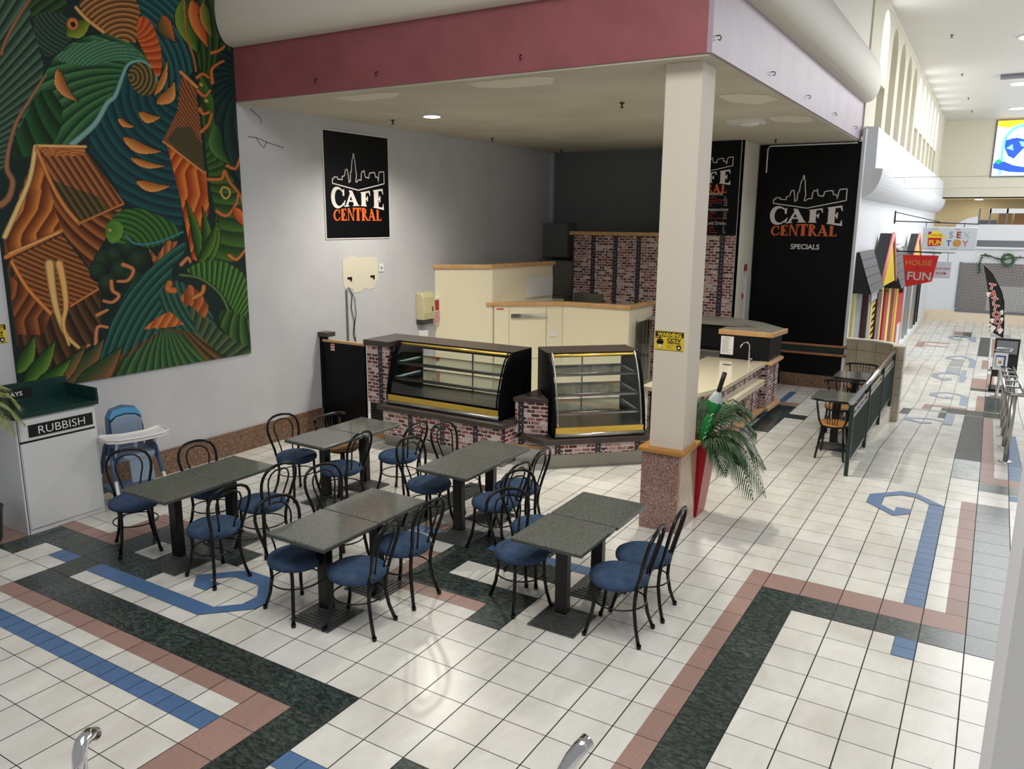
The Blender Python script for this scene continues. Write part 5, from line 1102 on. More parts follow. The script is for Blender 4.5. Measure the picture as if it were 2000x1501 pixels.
b.build('socket_hole', 'black_plastic', t, world=True)
t = thing('wall_socket', 'white power socket right of the bare plaster patch', 'socket', (-5.05, 6.18, 2.28)); b = MB(); b.box(-5.05, -5.035, 6.14, 6.235, 2.21, 2.33); b.build('plate', 'white_plastic', t, world=True, bevel=.003)
b = MB(); b.box(-5.035, -5.031, 6.17, 6.20, 2.25, 2.29); b.build('switch', 'ink', t, world=True)
o = MB(); o.box(-5.05, -5.03, 5.37, 5.40, 1.0, 1.98); tag(o.build('cable_trunking', 'kitchen_grey'), 'thin grey trunking running down from the plaster patch', 'trunking')
o = MB(); o.tube([(-5.035, 5.44, 2.0), (-5.035, 5.50, 1.9), (-5.035, 5.47, 1.7), (-5.035, 5.53, 1.5), (-5.035, 5.50, 1.3), (-5.035, 5.56, 1.15), (-5.035, 5.56, 1.0)], .006, 6); tag(o.build('loose_cable', 'black_plastic'), 'thin loose black cable hanging below the plaster patch', 'cable', 'loose cables')
o = MB(); o.tube([(-5.032, 5.42, 2.02), (-5.032, 5.55, 1.85), (-5.032, 5.57, 1.6), (-5.032, 5.52, 1.4), (-5.032, 5.54, 1.2), (-5.032, 5.55, 1.0)], .005, 6); tag(o.build('loose_cable', 'black_plastic'), 'second black cable curving right of the first on the wall', 'cable', 'loose cables')
o = MB()
for pts in ([(3.78, 4.36), (3.86, 4.31), (3.93, 4.27), (3.94, 4.20)], [(3.72, 4.02), (3.86, 4.02), (4.0, 3.98), (4.3, 3.93)], [(3.84, 4.02), (3.90, 3.95), (3.96, 3.90), (4.02, 3.99)]): o.tube([(-5.049, y, z) for y, z in pts], .0045, 5)
tag(o.build('plaster_crack', 'crack'), 'brown cracks in the wall plaster beside the maroon band', 'crack')
# return wall bits
o = MB(); o.box(-.78, -.74, 11.35, 11.42, 2.13, 2.25); tag(o.build('fire_alarm', 'deep_red', bevel=.01), 'red fire alarm on the return wall by the black wall', 'alarm')
o = MB(); o.box(-.78, -.772, 11.30, 11.38, 1.62, 1.72); tag(o.build('safety_sign', 'bright_red'), 'tiny red and white sign left of the service door', 'sign')

# ================================================================ CEILING FITTINGS
t = thing('downlight', 'round lit downlight in the cream cafe ceiling', 'light', (-3.62, 5.66, 4.4))
b = MB(); b.lathe([(.13, 4.385), (.135, 4.399)], -3.62, 5.66, 28); b.build('rim', 'white_plastic', t, world=True)
b = MB(); b.lathe([(.10, 4.380), (.11, 4.384)], -3.62, 5.66, 28); b.build('lamp', 'lamp_white', t, world=True)
sp = bpy.data.lights.new('downlight_beam', 'SPOT'); sp.energy = 260; sp.spot_size = math.radians(150); sp.spot_blend = .8; sp.color = (1, .93, .8); sp.shadow_soft_size = .12; sp.specular_factor = .35
so = bpy.data.objects.new('downlight_beam', sp); COL.objects.link(so); so.location = (-3.62, 5.66, 4.34)
t = thing('downlight', 'round lit downlight hidden behind the top of the column', 'light', (-.05, 5.75, 4.4))
b = MB(); b.lathe([(.13, 4.385), (.135, 4.399)], -.05, 5.75, 28); b.build('rim', 'white_plastic', t, world=True)
b = MB(); b.lathe([(.10, 4.380), (.11, 4.384)], -.05, 5.75, 28); b.build('lamp', 'lamp_white', t, world=True)
so2 = bpy.data.objects.new('downlight_beam', sp.copy()); so2.data.energy = 330; COL.objects.link(so2); so2.location = (-.05, 5.75, 4.34)
t = thing('ceiling_vent', 'white square ceiling vent near the arcade side', 'vent', (0, 8.2, 4.4))
b = MB(); b.box(-.25, .2, 7.95, 8.35, 4.36, 4.40); b.build('frame', 'white_plastic', t, world=True)
b = MB(); b.lathe([(.12, 4.33), (.14, 4.36)], .02, 8.15, 20); b.build('diffuser', 'white_plastic', t, world=True)
def sprinkler(x, y, z, lb, g='ceiling sprinkler heads in the cafe'):
    t = thing('sprinkler_head', lb, 'sprinkler', (x, y, z), group=g)
    b = MB(); b.tube([(0, 0, 0), (0, 0, -.05)], .010, 8); b.build('stem', 'black_metal', t); b = MB(); b.lathe([(.03, -.012), (.032, -.004)], 0, 0, 12); b.build('rose', 'black_metal', t); b = MB(); b.lathe([(.024, -.062), (.024, -.055)], 0, 0, 10); b.build('deflector', 'black_metal', t)
for x, y, lb in ((-4.39, 5.76, 'dark sprinkler head left of the lit downlight'), (-4.48, 8.52, 'dark sprinkler head in the middle of the kitchen ceiling edge'), (-4.5, 11.09, 'dark sprinkler head in the far kitchen corner'), (-.85, 5.74, 'dark sprinkler head between the downlight and the column'), (-.28, 10.95, 'dark sprinkler head above the black wall')): sprinkler(x, y, 4.4, lb)
for k, (y, lb) in enumerate(((17.2, 'nearest sprinkler on the arcade ceiling'), (22.5, 'second sprinkler on the arcade ceiling'), (27.4, 'third sprinkler on the arcade ceiling'), (30.9, 'farthest sprinkler on the arcade ceiling'))):
    sprinkler(1.8, y, 7.02, lb, 'arcade ceiling sprinklers')
for k, (x, y, lb) in enumerate(((3.3, 18.1, 'nearest ceiling lamp of the arcade'), (3.2, 24.9, 'second ceiling lamp of the arcade'), (3.2, 30.8, 'farthest ceiling lamp of the arcade'))):
    t = thing('ceiling_lamp', lb, 'light', (x, y, 7.0), group='arcade ceiling lamps')
    b = MB(); b.lathe([(.24, -.02), (.2, .02)], 0, 0, 20); b.build('lamp', 'lamp_white', t); b = MB(); b.lathe([(.27, -.01), (.27, .02)], 0, 0, 20); b.build('rim', 'white_plastic', t)
o = MB(); o.box(2.7, 4.4, 23.1, 23.6, 6.95, 7.02); tag(o.build('ceiling_grille', 'kitchen_grey'), 'long grey air grille in the arcade ceiling', 'vent')
def hook_(x, y, z, ax_, lb):
    o = MB(); d = (0, -1, 0) if ax_ == 'y' else (1, 0, 0)
    o.tube([(x, y, z), (x + d[0] * .03, y + d[1] * .03, z + .0), (x + d[0] * .04, y + d[1] * .04, z - .02), (x + d[0] * .03, y + d[1] * .03, z - .04), (x + d[0] * .012, y + d[1] * .012, z - .03)], .005, 6)
    tag(o.build('hook', 'black_metal'), lb, 'hook', 'small dark hooks along the fascia')
for x, lb in ((-3.66, 'leftmost small hook on the maroon fascia'), (-2.76, 'second small hook on the maroon fascia'), (-.95, 'small hook on the maroon fascia nearest the column')): hook_(x, 3.555, 4.57, 'y', lb)
for k, (y, lb) in enumerate(((3.66, 'hook at the corner of the mauve fascia'), (5.58, 'second hook along the mauve fascia'), (7.41, 'third hook along the mauve fascia'), (9.28, 'fourth hook along the mauve fascia'), (11.18, 'farthest hook along the mauve fascia'))): hook_(.926, y, 4.57, 'x', lb)
o = MB(); o.tube([(-.62, 11.835, 3.9), (-.62, 11.835, 4.32), (-.58, 11.835, 4.37), (.9, 11.835, 4.37)], .012, 8); tag(o.build('conduit_pipe', 'white_plastic'), 'white conduit bending along the top of the black wall', 'conduit')
b = MB()
for k in range(2):
    x0 = -1.29; 
o = MB(); o.tube([(1.12, 14.0, 3.88), (6.5, 14.0, 3.86)], .006, 5); tag(o.build('span_cable', 'steel'), 'upper thin cable strung across the arcade', 'cable', 'thin cables strung across the arcade')
o = MB(); o.tube([(1.28, 16.0, 3.95), (1.30, 16.0, 3.75), (6.5, 16.0, 3.73)], .007, 5); tag(o.build('span_cable', 'steel'), 'lower thin cable strung across the arcade', 'cable', 'thin cables strung across the arcade')

# ================================================================ JOKE SHOP ALONG THE ARCADE
SX = 1.0
t = thing('shopfront', 'brightly painted joke shop front along the arcade', 'shopfront', (SX, 17, 0))
def sf(nm, mat, y0, y1, z0, z1, x0=0., x1=.05, **k):
    b = MB(); b.add([(SX + x + sk(y), y, z) for z in (z0, z1) for y in (y0, y1) for x in (x0, x1)], [(0, 2, 3, 1), (4, 5, 7, 6), (0, 1, 5, 4), (2, 6, 7, 3), (0, 4, 6, 2), (1, 3, 7, 5)]); return b.build(nm, mat, t, world=True, **k)
sf('frame', 'pale_yellow', 12.08, 12.2, -.2, 1.78, .0, .07)
sf('window_glass', 'screen_glass_bright', 12.2, 13.55, -.3, 1.78, .0, .01)
sf('maroon_post', 'maroon_gloss', 13.55, 14.05, -.6, 1.70, .0, .12)
sf('sign_strip', 'sign_grey', 13.62, 13.78, .5, 1.45, .12, .135)
sf('name_board', 'sign_grey', 14.1, 15.4, 1.42, 1.72, .04, .10)
b = MB()
for k in range(14):
    z0 = -.6 + k * .14; b.add([(SX + .06 + sk(14.3), 14.30, z0), (SX + .06, 15.05, z0 + .10), (SX + .06, 15.18, z0 + .16), (SX + .06, 14.95, z0 + .17), (SX + .06, 14.30, z0 + .09)], [(0, 1, 2, 3, 4)])
b.build('yellow_fretwork', 'bright_yellow', t, world=True)
sf('white_backing', 'paper', 14.05, 15.2, -.7, 1.5, .0, .03)
sf('maroon_post', 'maroon_gloss', 15.2, 15.95, -.7, 1.55, .0, .12)
sf('yellow_post', 'pale_yellow', 15.97, 16.4, -.7, 1.6, .0, .10); sf('mirror_strip', 'screen_glass_bright', 16.4, 16.9, -.7, 1.5, 0, .04)
sf('red_post', 'bright_red', 16.95, 17.6, -.7, 1.42, .0, .09); sf('yellow_post', 'pale_yellow', 17.6, 18.1, -.7, 1.5, .0, .10)
sf('doorway', 'black_plastic', 18.1, 19.3, -.7, 1.4, .0, .02); sf('salmon_post', 'salmon', 19.0, 19.25, -.6, 1.6, .02, .10); sf('yellow_post', 'bright_yellow', 19.3, 19.75, -.7, 1.35, .0, .12)
sf('red_panel', 'bright_red', 19.8, 21.3, -.7, 1.1, .0, .12); sf('poster', 'print_white', 20.3, 21.1, -.4, .3, .12, .13); sf('dark_post', 'maroon_gloss', 21.3, 21.7, -.7, 1.3, .0, .10)
t = thing('glass_shopfront', 'silver framed glass shopfront beyond the joke shop', 'shopfront', (SX, 25, 0))
sf('window_glass', 'shop_glass', 21.8, 28.6, -.6, 1.25, .03, .04); sf('backing', 'paper', 21.8, 26.4, -.6, 1.25, -.01, 0.); sf('sill', 'white_wall', 21.8, 29.0, -.66, -.50, .0, .1)
for y in (21.8, 23.6, 24.5, 26.3): sf('mullion', 'steel', y, y + .12, -.6, 1.25, .0, .08)
for y in (26.6, 27.6, 28.5): sf('black_mullion', 'black_metal', y, y + .3, -.6, 1.2, .0, .08)
# shingled awning roofs
def awning(label, y0, y1, zt, zb, dep, mat='shingle'):
    t = thing('shingled_awning', label, 'awning', (SX + sk(y0), y0, zb), group='little shingled roofs over the joke shop')
    a = [(SX, zt), (SX + .07, zt + .01), (SX + dep, zb)]
    b = MB(); b.add([(SX + .07, y0, zt), (SX + .07, y1, zt), (SX + dep, y1, zb), (SX + dep, y0, zb), (SX + .04, y0, zt), (SX + .04, y1, zt), (SX + dep - .03, y1, zb), (SX + dep - .03, y0, zb)], [(0, 3, 2, 1), (4, 5, 6, 7), (0, 1, 5, 4), (3, 7, 6, 2)])
    b.build('shingle_slope', mat, t, world=True)
    for y in (y0, y1 - .03):
        b = MB(); b.ext([(SX + .0, y, zb), (SX + dep - .02, y, zb), (SX + .07, y, zt - .01), (SX + .0, y, zt - .01)], (0, .03, 0)); b.build('end_cheek', 'black_shingle', t, world=True)
    b = MB(); n = 5
    for k in range(1, n):
        f = k / n; x = SX + .07 + (dep - .07) * f; z = zt + (zb - zt) * f; b.box(x - .002, x + .006, y0, y1, z - .004, z + .003)
        for q in range(5):
            yy = y0 + (y1 - y0) * ((q + .5 * (k % 2)) / 5.); pass
    b.build('shingle_course', 'black_shingle', t, world=True)
    return t
awning('nearest grey shingled awning beside the black wall end', 12.05, 13.9, 2.50, 1.76, .33)
awning('second grey shingled awning behind the red hanging sign', 16.6, 20.4, 2.42, 1.55, .40)
def gable(label, y0, y1, zr, zb, dep, front):
    ym = (y0 + y1) / 2; t = thing('gabled_dormer', label, 'dormer', (SX, ym, zb), group='black gabled dormers over the joke shop')
    for s, ya in ((0, y0), (1, y1)):
        b = MB(); b.add([(SX, ym, zr), (SX + dep, ym, zr), (SX + dep, ya, zb), (SX, ya, zb), (SX, ym, zr - .05), (SX + dep, ym, zr - .05), (SX + dep, ya, zb - .05), (SX, ya, zb - .05)], [(0, 1, 2, 3), (4, 7, 6, 5), (1, 5, 6, 2), (0, 3, 7, 4), (3, 2, 6, 7)]); b.build('roof_slope', 'black_shingle', t, world=True)
    b = MB(); b.ext([(SX + dep - .03, y0 + .1, zb), (SX + dep - .03, y1 - .1, zb), (SX + dep - .03, ym, zr - .1)], (.02, 0, 0)); b.build('gable_board', front, t, world=True)
    b = MB(); b.tube([(SX + dep, y0, zb), (SX + dep, ym, zr), (SX + dep, y1, zb)], .035, 6); b.build('barge_board', 'salmon', t, world=True)
gable('black gabled dormer with a yellow and salmon front', 14.0, 16.6, 2.80, 1.74, .26, 'bright_yellow')
gable('far black gabled dormer partly hidden by the grey hanging sign', 20.4, 24.0, 2.72, 1.7, .22, 'bright_yellow')
t = thing('security_camera', 'small white security camera above the second awning', 'camera', (1.1, 18.5, 2.5))
b = MB(); b.box(1.0, 1.10, 18.3, 19.2, 2.47, 2.53); b.build('bracket', 'white_plastic', t, world=True); b = MB(); b.tube([(1.12, 17.9, 2.42), (1.2, 17.7, 2.40)], .05, 10); b.build('camera_body', 'white_plastic', t, world=True)
# hanging signs
Y1_ = 18.0
t = thing('hanging_light_box', 'long grey hanging sign reading HOUSE OF FUN and SEX TOY', 'sign', (2.1, Y1_, 2.4))
b = MB(); b.box(1.61, 2.74, Y1_ - .05, Y1_ + .05, 2.40, 2.93); b.build('box', 'sign_grey', t, world=True, bevel=.02)
b = MB(); b.tube([(SX - .03, Y1_, 3.06), (2.75, Y1_, 3.0)], .014, 6); b.tube([(SX - .03, Y1_, 3.27), (1.95, Y1_, 3.04)], .010, 6); b.tube([(SX - .03, Y1_, 3.0), (SX - .03, Y1_, 3.3)], .02, 6)
for x in (1.66, 2.45): b.tube([(x, Y1_, 3.03), (x, Y1_, 2.9)], .008, 5)
b.build('bracket', 'black_metal', t, world=True)
def st(s, x, z, size, mat, nm='lettering', y=Y1_ - .05, **k):
    b = text_mesh(s, size, **k); on_plane(b, (x, y, z), (1, 0, 0), nrm=(0, -1, 0), off=.004); return b.build(nm, mat, t, world=True)
def flat(nm, pts, mat, y=Y1_ - .05, off=.003):
    b = MB(); b.poly([(x, y - off, z) for x, z in pts]); return b.build(nm, mat, t, world=True)
st('www.', 1.80, 2.875, .05, 'print_red'); st('www.', 2.27, 2.865, .05, 'print_red'); st('.co.nz', 1.76, 2.415, .06, 'ink'); st('.co.nz', 2.22, 2.415, .06, 'ink')
flat('logo_wall', [(1.74, 2.48), (2.0, 2.50), (2.02, 2.70), (1.73, 2.70)], 'bright_red'); flat('logo_chimney', [(1.73, 2.70), (1.79, 2.70), (1.79, 2.82), (1.73, 2.82)], 'deep_red', off=.002); flat('logo_roof', [(1.66, 2.68), (2.12, 2.68), (1.89, 2.86)], 'bright_yellow', off=.0035)
st('HOUSE', 1.79, 2.715, .072, 'deep_red', bold=.001, nm='logo_lettering'); st('OF', 1.87, 2.675, .04, 'bright_yellow', nm='logo_lettering'); st('FUN', 1.755, 2.515, .16, 'bright_yellow', bold=.003, nm='logo_lettering', sx=.95)
st('S', 2.16, 2.685, .20, 'ink', 'letter_s'); st('E', 2.31, 2.685, .20, 'deep_red', 'letter_e', bold=.004); st('X', 2.45, 2.685, .20, 'silver_print', 'letter_x')
st('T', 2.12, 2.50, .18, 'print_blue', 'letter_t', bold=.002); st('Y', 2.45, 2.49, .20, 'print_red', 'letter_y')
b = MB(); b.lathe([(.035, 0), (.085, .001)], 0, 0, 20); b.v = [(2.345 + x, Y1_ - .0555 - z, 2.565 + y) for x, y, z in b.v]; b.build('letter_o', 'print_gold', t, world=True)
Y2_ = 16.0
t = thing('hanging_sign', 'red tapering HOUSE OF FUN sign hanging from a black arm', 'sign', (1.75, Y2_, 1.6))
b = MB(); b.ext([(1.41, Y2_ - .02, 2.335), (2.11, Y2_ - .02, 2.335), (2.03, Y2_ - .02, 1.78), (1.53, Y2_ - .02, 1.64)], (0, .04, 0)); b.build('board', 'bright_red', t, world=True)
b = MB(); b.tube([(SX, Y2_, 2.42), (2.15, Y2_, 2.39)], .016, 6); b.tube([(SX, Y2_, 2.2), (1.2, Y2_, 2.40)], .012, 6)
for x in (1.5, 2.0): b.tube([(x, Y2_, 2.40), (x, Y2_, 2.33)], .007, 5)
b.build('bracket', 'black_metal', t, world=True)
st('HOUSE', 1.475, 2.12, .155, 'print_gold', y=Y2_ - .02, sx=1.05); st('OF', 1.66, 2.02, .08, 'deep_red', y=Y2_ - .02); st('FUN', 1.53, 1.80, .25, 'silver_print', y=Y2_ - .02, bold=.004, sx=1.0)
flat('blue_letter_shade', [(1.53, 1.78), (1.57, 1.78), (1.57, 1.98), (1.53, 1.98)], 'print_blue', y=Y2_ - .02, off=.0028)
Y3_ = 20.0
t = thing('hanging_sign', 'grey ADULTS ONLY ROOM sign hanging behind the red sign', 'sign', (2.1, Y3_, 1.6))
b = MB(); b.box(1.72, 2.20, Y3_ - .02, Y3_ + .02, 1.62, 2.05); b.build('board', 'silver_print', t, world=True, bevel=.01)
b = MB(); b.tube([(1.0, Y3_, 2.30), (2.25, Y3_, 2.27)], .01, 6); b.tube([(2.1, Y3_, 2.27), (2.1, Y3_, 2.05)], .006, 5); b.tube([(1.8, Y3_, 2.27), (1.8, Y3_, 2.05)], .006, 5); b.build('bracket', 'black_metal', t, world=True)
st('ADULTS ONLY', 1.735, 1.84, .075, 'deep_red', y=Y3_ - .02, bold=.001, sx=.9); st('ROOM', 1.86, 1.72, .08, 'deep_red', y=Y3_ - .02, bold=.001)

# ================================================================ FAR END OF THE ARCADE
t = thing('roller_shutter', 'brown grey lattice roller shutter at the far end', 'shutter', (4, 34, -.4))
def lattice(nm, a_, b_):
    m4 = base_mat(nm, (110, 98, 92), .5, .3); tt = NT(m4); U, V, _ = tt.sep(tt.uv()); row = tt.math('FLOOR', tt.math('DIVIDE', V, .05))
    us = tt.math('ADD', tt.math('DIVIDE', U, .15), tt.math('MULTIPLY', tt.math('FRACT', tt.math('MULTIPLY', row, .5)), 1.)); a = tt.math('ABSOLUTE', tt.math('SUBTRACT', tt.math('FRACT', us), .5)); c = tt.math('ABSOLUTE', tt.math('SUBTRACT', tt.math('FRACT', tt.math('DIVIDE', V, .05)), .5))
    tt.col(tt.mix(tt.math('MULTIPLY', tt.math('LESS_THAN', a, .42), tt.math('LESS_THAN', c, .28)), a_, b_))
lattice('lattice', (72, 62, 58), (176, 172, 170)); lattice('pale_lattice', (120, 116, 114), (208, 208, 208))
b = MB(); b.box(1.92, 6.5, 33.98, 34.02, -.5, 1.45); b.build('lattice_curtain', 'lattice', t, world=True)
b = MB(); b.quad((3.0, 33.975, -.46), (6.4, 33.975, -.46), (6.4, 33.975, .55), (3.0, 33.975, .55)); b.build('pale_lower_curtain', 'pale_lattice', t, world=True)
b = MB(); b.box(1.90, 1.98, 33.94, 33.99, -.5, 1.47); b.box(1.92, 6.5, 33.94, 33.99, -.56, -.48); b.build('frame', 'kitchen_grey', t, world=True)
t = thing('stained_glass_window', 'tall stained glass window in orange, white and blue on the far wall', 'window', (3.6, 34, 4.8))
b = MB(); b.box(2.56, 4.9, 33.97, 34.0, 4.80, 6.98); b.build('frame', 'kitchen_grey', t, world=True)
GC_ = {'w': (240, 250, 250), 'o': (246, 178, 40), 'b': (20, 70, 190), 't': (110, 214, 200), 'l': (120, 190, 240), 'g': (30, 150, 110)}
for k_, c_ in GC_.items(): base_mat('lit_glass_' + k_, c_, .3, emit=c_, es=1.1)
def pane(nm, pts, m_): b = MB(); b.ext([(x, 33.965, z) for x, z in pts], (0, .006, 0)); b.build(nm, 'lit_glass_' + m_, t, world=True)
pane('clear_pane', [(2.62, 4.84), (4.85, 4.84), (4.85, 6.9), (2.62, 6.9)], 'w'); 
def pane2(nm, pts, m_, o=.004): b = MB(); b.poly([(x, 33.962 - o, z) for x, z in pts]); b.build(nm, 'lit_glass_' + m_, t, world=True)
pane2('orange_pane', [(2.62, 6.94), (4.85, 6.94), (4.85, 6.6), (4.2, 6.75), (3.4, 6.80), (3.0, 6.66), (2.62, 6.74)], 'o')
arc = [(3.55 + .72 * math.cos(a), 6.0 + .80 * math.sin(a)) for a in [PI * k / 12 for k in range(13)]]; arc2 = [(3.55 + .60 * math.cos(a), 6.0 + .68 * math.sin(a)) for a in [PI * k / 12 for k in range(13)]]
pane2('turquoise_arch', [(4.27, 4.9)] + arc + [(2.83, 4.9), (2.95, 4.9)] + arc2[::-1] + [(4.15, 4.9)], 't', .008)
pane2('blue_pane', [(2.95, 6.2), (3.3, 6.28), (3.6, 6.2), (4.0, 6.3), (4.2, 6.15), (4.15, 5.6), (3.9, 5.5), (3.6, 5.9), (3.3, 5.5), (3.1, 5.6), (2.95, 5.9)], 'b', .010)
pane2('blue_pane', [(2.64, 5.35), (3.0, 5.4), (3.3, 5.25), (3.8, 5.15), (4.3, 5.35), (4.6, 5.3), (4.6, 5.05), (3.9, 4.95), (3.2, 5.0), (2.64, 5.15)], 'b', .012)
pane2('pale_blue_pane', [(3.4, 6.15), (3.7, 6.1), (3.8, 5.9), (3.5, 5.95)], 'l', .014); pane2('pale_blue_pane', [(3.0, 5.9), (3.2, 6.05), (3.25, 5.8)], 'l', .014); pane2('green_pane', [(2.64, 5.4), (2.8, 5.5), (2.95, 5.4), (2.8, 5.3)], 'g', .014)
b = MB()
for z in (5.5, 6.25): b.box(2.6, 4.85, 33.94, 33.955, z, z + .012)
b.build('leading', 'black_metal', t, world=True)
t = thing('garland', 'green garland with a ring draped over the far shutter header', 'decoration', (3.3, 33.8, 1.6))
b = MB()
pts = [(2.62, 1.05), (2.6, 1.4), (2.66, 1.78), (2.9, 1.76), (3.15, 1.66), (3.4, 1.64), (3.9, 1.72), (4.3, 1.7)]
b.tube([(x, 33.85, z) for x, z in pts], .028, 6)
b.tube([(3.55 + .20 * math.cos(a), 33.85, 1.62 + .20 * math.sin(a)) for a in [2 * PI * k / 18 for k in range(18)]], .055, 6, closed=True)
for k in range(260):
    i = random.randrange(len(pts) - 1); f = random.random(); x = pts[i][0] + (pts[i + 1][0] - pts[i][0]) * f; z = pts[i][1] + (pts[i + 1][1] - pts[i][1]) * f
    if k % 3 == 0: a = random.random() * 2 * PI; x, z = 3.55 + .2 * math.cos(a), 1.62 + .2 * math.sin(a)
    d = Vector((random.uniform(-1, 1), random.uniform(-1, .2), random.uniform(-1, 1))).normalized() * .11; p = Vector((x, 33.83, z)); b.add([p, p + d * .5 + Vector((.012, 0, .01)), p + d, p + d * .5 - Vector((.012, 0, .01))], [(0, 1, 2, 3)])
b.build('foliage', 'garland', t, world=True)
t = thing('gallery_furniture', 'stacked brown boards behind the upper gallery opening', 'boards', (3.4, 34.9, 2.1))
b = MB(); b.box(3.05, 3.5, 34.6, 34.7, 2.1, 3.45); b.box(3.6, 4.2, 34.7, 34.8, 2.1, 3.5); b.build('board', 'cardboard', t, world=True); b = MB(); b.box(2.2, 3.0, 34.5, 34.9, 2.6, 3.15); b.build('crate', 'kitchen_grey', t, world=True)
o = MB()
for x in (2.35, 2.72, 3.3, 3.95, 4.5): o.box(x, x + .06, 34.02, 34.08, 2.96, 3.6)
o.box(2.7, 6, 34.02, 34.06, 3.42, 3.6, 1); o.ext([(1.6, 34.01, 2.96), (2.35, 34.01, 2.96), (2.35, 34.01, 3.3), (2.2, 34.01, 3.28), (1.95, 34.01, 3.2), (1.75, 34.01, 3.08)], (0, .04, 0), 1); struct(o.build('trim_8', ['kitchen_grey', 'white_wall']), 'gallery posts and arch at the far end')
o = MB(); o.lathe([(.14, 3.965), (.14, 3.975)], 2.28, 34.8, 18); tag(o.build('gallery_downlight', 'lamp_white'), 'lit downlight under the far gallery soffit', 'light')

# ================================================================ STANDS AND BARRIERS IN THE ARCADE
t = thing('steel_barrier', 'stainless steel barrier of round posts running down the ramp', 'barrier', (3.58, 11.4, -.3))
pts = [(3.47, 8.35), (3.68, 8.35)]; b = MB()
ring_ = [(3.47, 8.35), (3.47, 14.3), (3.68, 14.3), (3.68, 8.35)]
b.tube([(3.47, 8.37, fz(8.4) + .92), (3.47, 14.28, fz(14.3) + .92), (3.68, 14.28, fz(14.3) + .92), (3.68, 8.37, fz(8.4) + .92)], .022, 8, closed=True); b.build('top_frame', 'chrome', t, world=True)
for y in (8.41, 9.76, 10.94, 12.06, 13.19, 14.24):
    z = fz(y); b = MB(); b.tube([(3.575, y, z), (3.575, y, z + .90)], .032, 12); p = b.build('post', 'steel', t, world=True)
    b = MB(); b.lathe([(.085, z), (.085, z + .012), (.05, z + .02)], 3.575, y, 16); b.build('foot_plate', 'chrome', t, world=True)
    b = MB(); b.box(3.47, 3.68, y - .03, y + .03, z + .885, z + .905); b.build('cross_bar', 'brushed_steel', t, world=True)
t = thing('feather_banner', 'tall black feather banner with red TATTOO lettering', 'banner', (3.5, 20.5, -.7))
FL = [(2.91, 1.95), (3.0, 1.86), (3.12, 1.74), (3.25, 1.55), (3.37, 1.30), (3.45, 1.04), (3.49, .8), (3.52, .4), (3.54, .12), (3.22, .28), (3.20, .6), (3.14, 1.02), (3.03, 1.5)]
b = MB(); b.ext([(x, 20.5, z) for x, z in FL], (0, .008, 0)); b.build('sail', 'print_black', t, world=True)
b = MB(); b.tube([(2.91, 20.5, 1.96), (3.12, 20.5, 1.76), (3.37, 20.5, 1.32), (3.46, 20.5, 1.04), (3.53, 20.5, .4), (3.56, 20.5, fz(20.5))], .014, 6); b.build('pole', 'black_metal', t, world=True)
b = MB(); b.box(3.35, 3.75, 20.35, 20.65, fz(20.5), fz(20.5) + .03); b.build('base', 'black_metal', t, world=True)
for k, c_ in enumerate('TATTOO?'):
    z = 1.36 - k * .178; x = 3.05 + k * .045
    for m_, bo, off in (('print_white', .014, .003), ('bright_red', .003, .006)):
        b = text_mesh(c_, .20, bold=bo, align='CENTER', sx=1.15); on_plane(b, (x + .09, 20.5, z), (.985, 0, -.17), up=(.17, 0, .985), nrm=(0, -1, 0), off=off); b.build('letter', m_, t, world=True)
for (x, z, r) in ((3.10, 1.22, .05), (3.46, .78, .05), (3.26, .55, .05), (3.47, .60, .04), (3.28, .34, .07), (3.46, .30, .06), (3.22, .42, .04)):
    b = MB(); b.poly([(x + r * math.cos(a) * (1 + .4 * math.sin(3 * a)), 20.495, z + 1.3 * r * math.sin(a)) for a in [k * PI / 6 for k in range(12)]]); b.build('white_flower_print', 'print_white', t, world=True)
t = thing('poster_stand', 'slim floor stand holding a framed white poster by the barrier', 'stand', (3.52, 16.2, -.66))
zf = fz(16.2)
b = MB(); b.tube([(3.50, 16.2, zf), (3.52, 16.2, zf + .9)], .035, 10); b.build('pole', 'steel', t, world=True); b = MB(); b.box(3.38, 3.66, 16.05, 16.35, zf, zf + .02); b.build('base', 'steel', t, world=True)
b = MB(); b.box(3.36, 3.62, 16.15, 16.17, zf + .62, zf + .98); b.build('frame', 'paper', t, world=True); b = MB(); b.box(3.40, 3.58, 16.145, 16.15, zf + .68, zf + .93); b.build('poster_border', 'print_blue', t, world=True)
b = MB(); b.box(3.41, 3.55, 16.142, 16.145, zf + .69, zf + .90); b.build('poster', 'paper', t, world=True); b = MB(); b.box(3.46, 3.51, 16.139, 16.142, zf + .76, zf + .82); b.build('poster_emblem', 'print_gold', t, world=True)
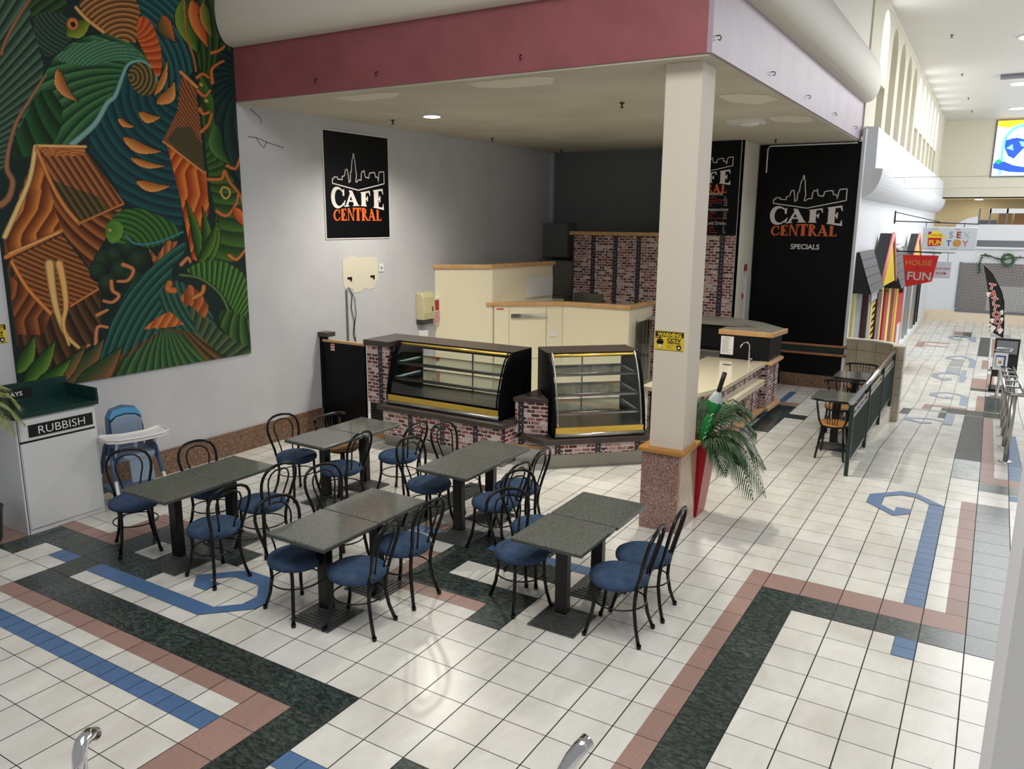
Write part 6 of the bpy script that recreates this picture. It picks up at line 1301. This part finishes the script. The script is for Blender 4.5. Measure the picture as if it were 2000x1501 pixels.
b = MB(); b.tube([(3.36, 16.1, zf + 1.04), (3.64, 16.1, zf + 1.04), (3.70, 16.4, zf + 1.06), (3.42, 16.4, zf + 1.06)], .015, 6, closed=True); b.build('top_loop', 'chrome', t, world=True)
t = thing('a_frame_board', 'black sandwich board behind the poster stand', 'sign', (3.6, 17.3, -.66))
b = MB(); b.ext([(3.36, 17.2, zf + .3), (3.84, 17.2, zf + .3), (3.84, 17.4, zf + 1.15), (3.36, 17.4, zf + 1.15)], (0, .03, 0)); b.build('board', 'print_black', t, world=True)
b = MB(); b.ext([(3.40, 17.29, zf + .82), (3.80, 17.29, zf + .82), (3.80, 17.36, zf + 1.10), (3.40, 17.36, zf + 1.10)], (0, -.02, 0)); b.build('grey_panel', 'kitchen_grey', t, world=True)
for x in (3.36, 3.81): b = MB(); b.ext([(x, 17.12, zf), (x + .03, 17.12, zf), (x + .03, 17.22, zf + .35), (x, 17.22, zf + .35)], (0, .03, 0)); b.build('leg', 'black_metal', t, world=True)
b = MB(); b.box(3.34, 3.86, 17.0, 17.6, zf, zf + .04); b.build('base', 'black_metal', t, world=True)

# ================================================================ FOREGROUND
t = thing('handrail', 'chrome handrail end poking up at the bottom left edge', 'handrail', (.37, -1.92, 0))
b = MB(); b.tube([(.40, -1.975, 0), (.40, -1.975, .88), (.398, -1.972, .96), (.394, -1.965, 1.01), (.380, -1.945, 1.035), (.350, -1.90, 1.03), (.33, -1.865, 1.005)], .027, 14); b.build('rail', 'chrome', t, world=True)
t = thing('handrail', 'chrome handrail end rising at the bottom centre edge', 'handrail', (1.94, -1.03, 0))
b = MB(); b.tube([(1.94, -1.03, .55), (1.95, -1.025, .74), (1.965, -1.02, .87), (1.99, -1.015, .95), (2.015, -.995, 1.01), (2.035, -.97, 1.045), (2.05, -.93, 1.06)], .031, 14); b.build('rail', 'chrome', t, world=True)
b = MB(); b.tube([(1.945, -1.03, .6), (1.94, -1.03, 0)], .022, 10); b.build('post', 'black_metal', t, world=True)
b = MB(); b.box(3.325, 3.9, -1.10, -.55, 0, 3.4); o = b.build('pillar', 'plaster'); tag(o, 'rough grey plaster pillar at the bottom right edge', 'pillar')
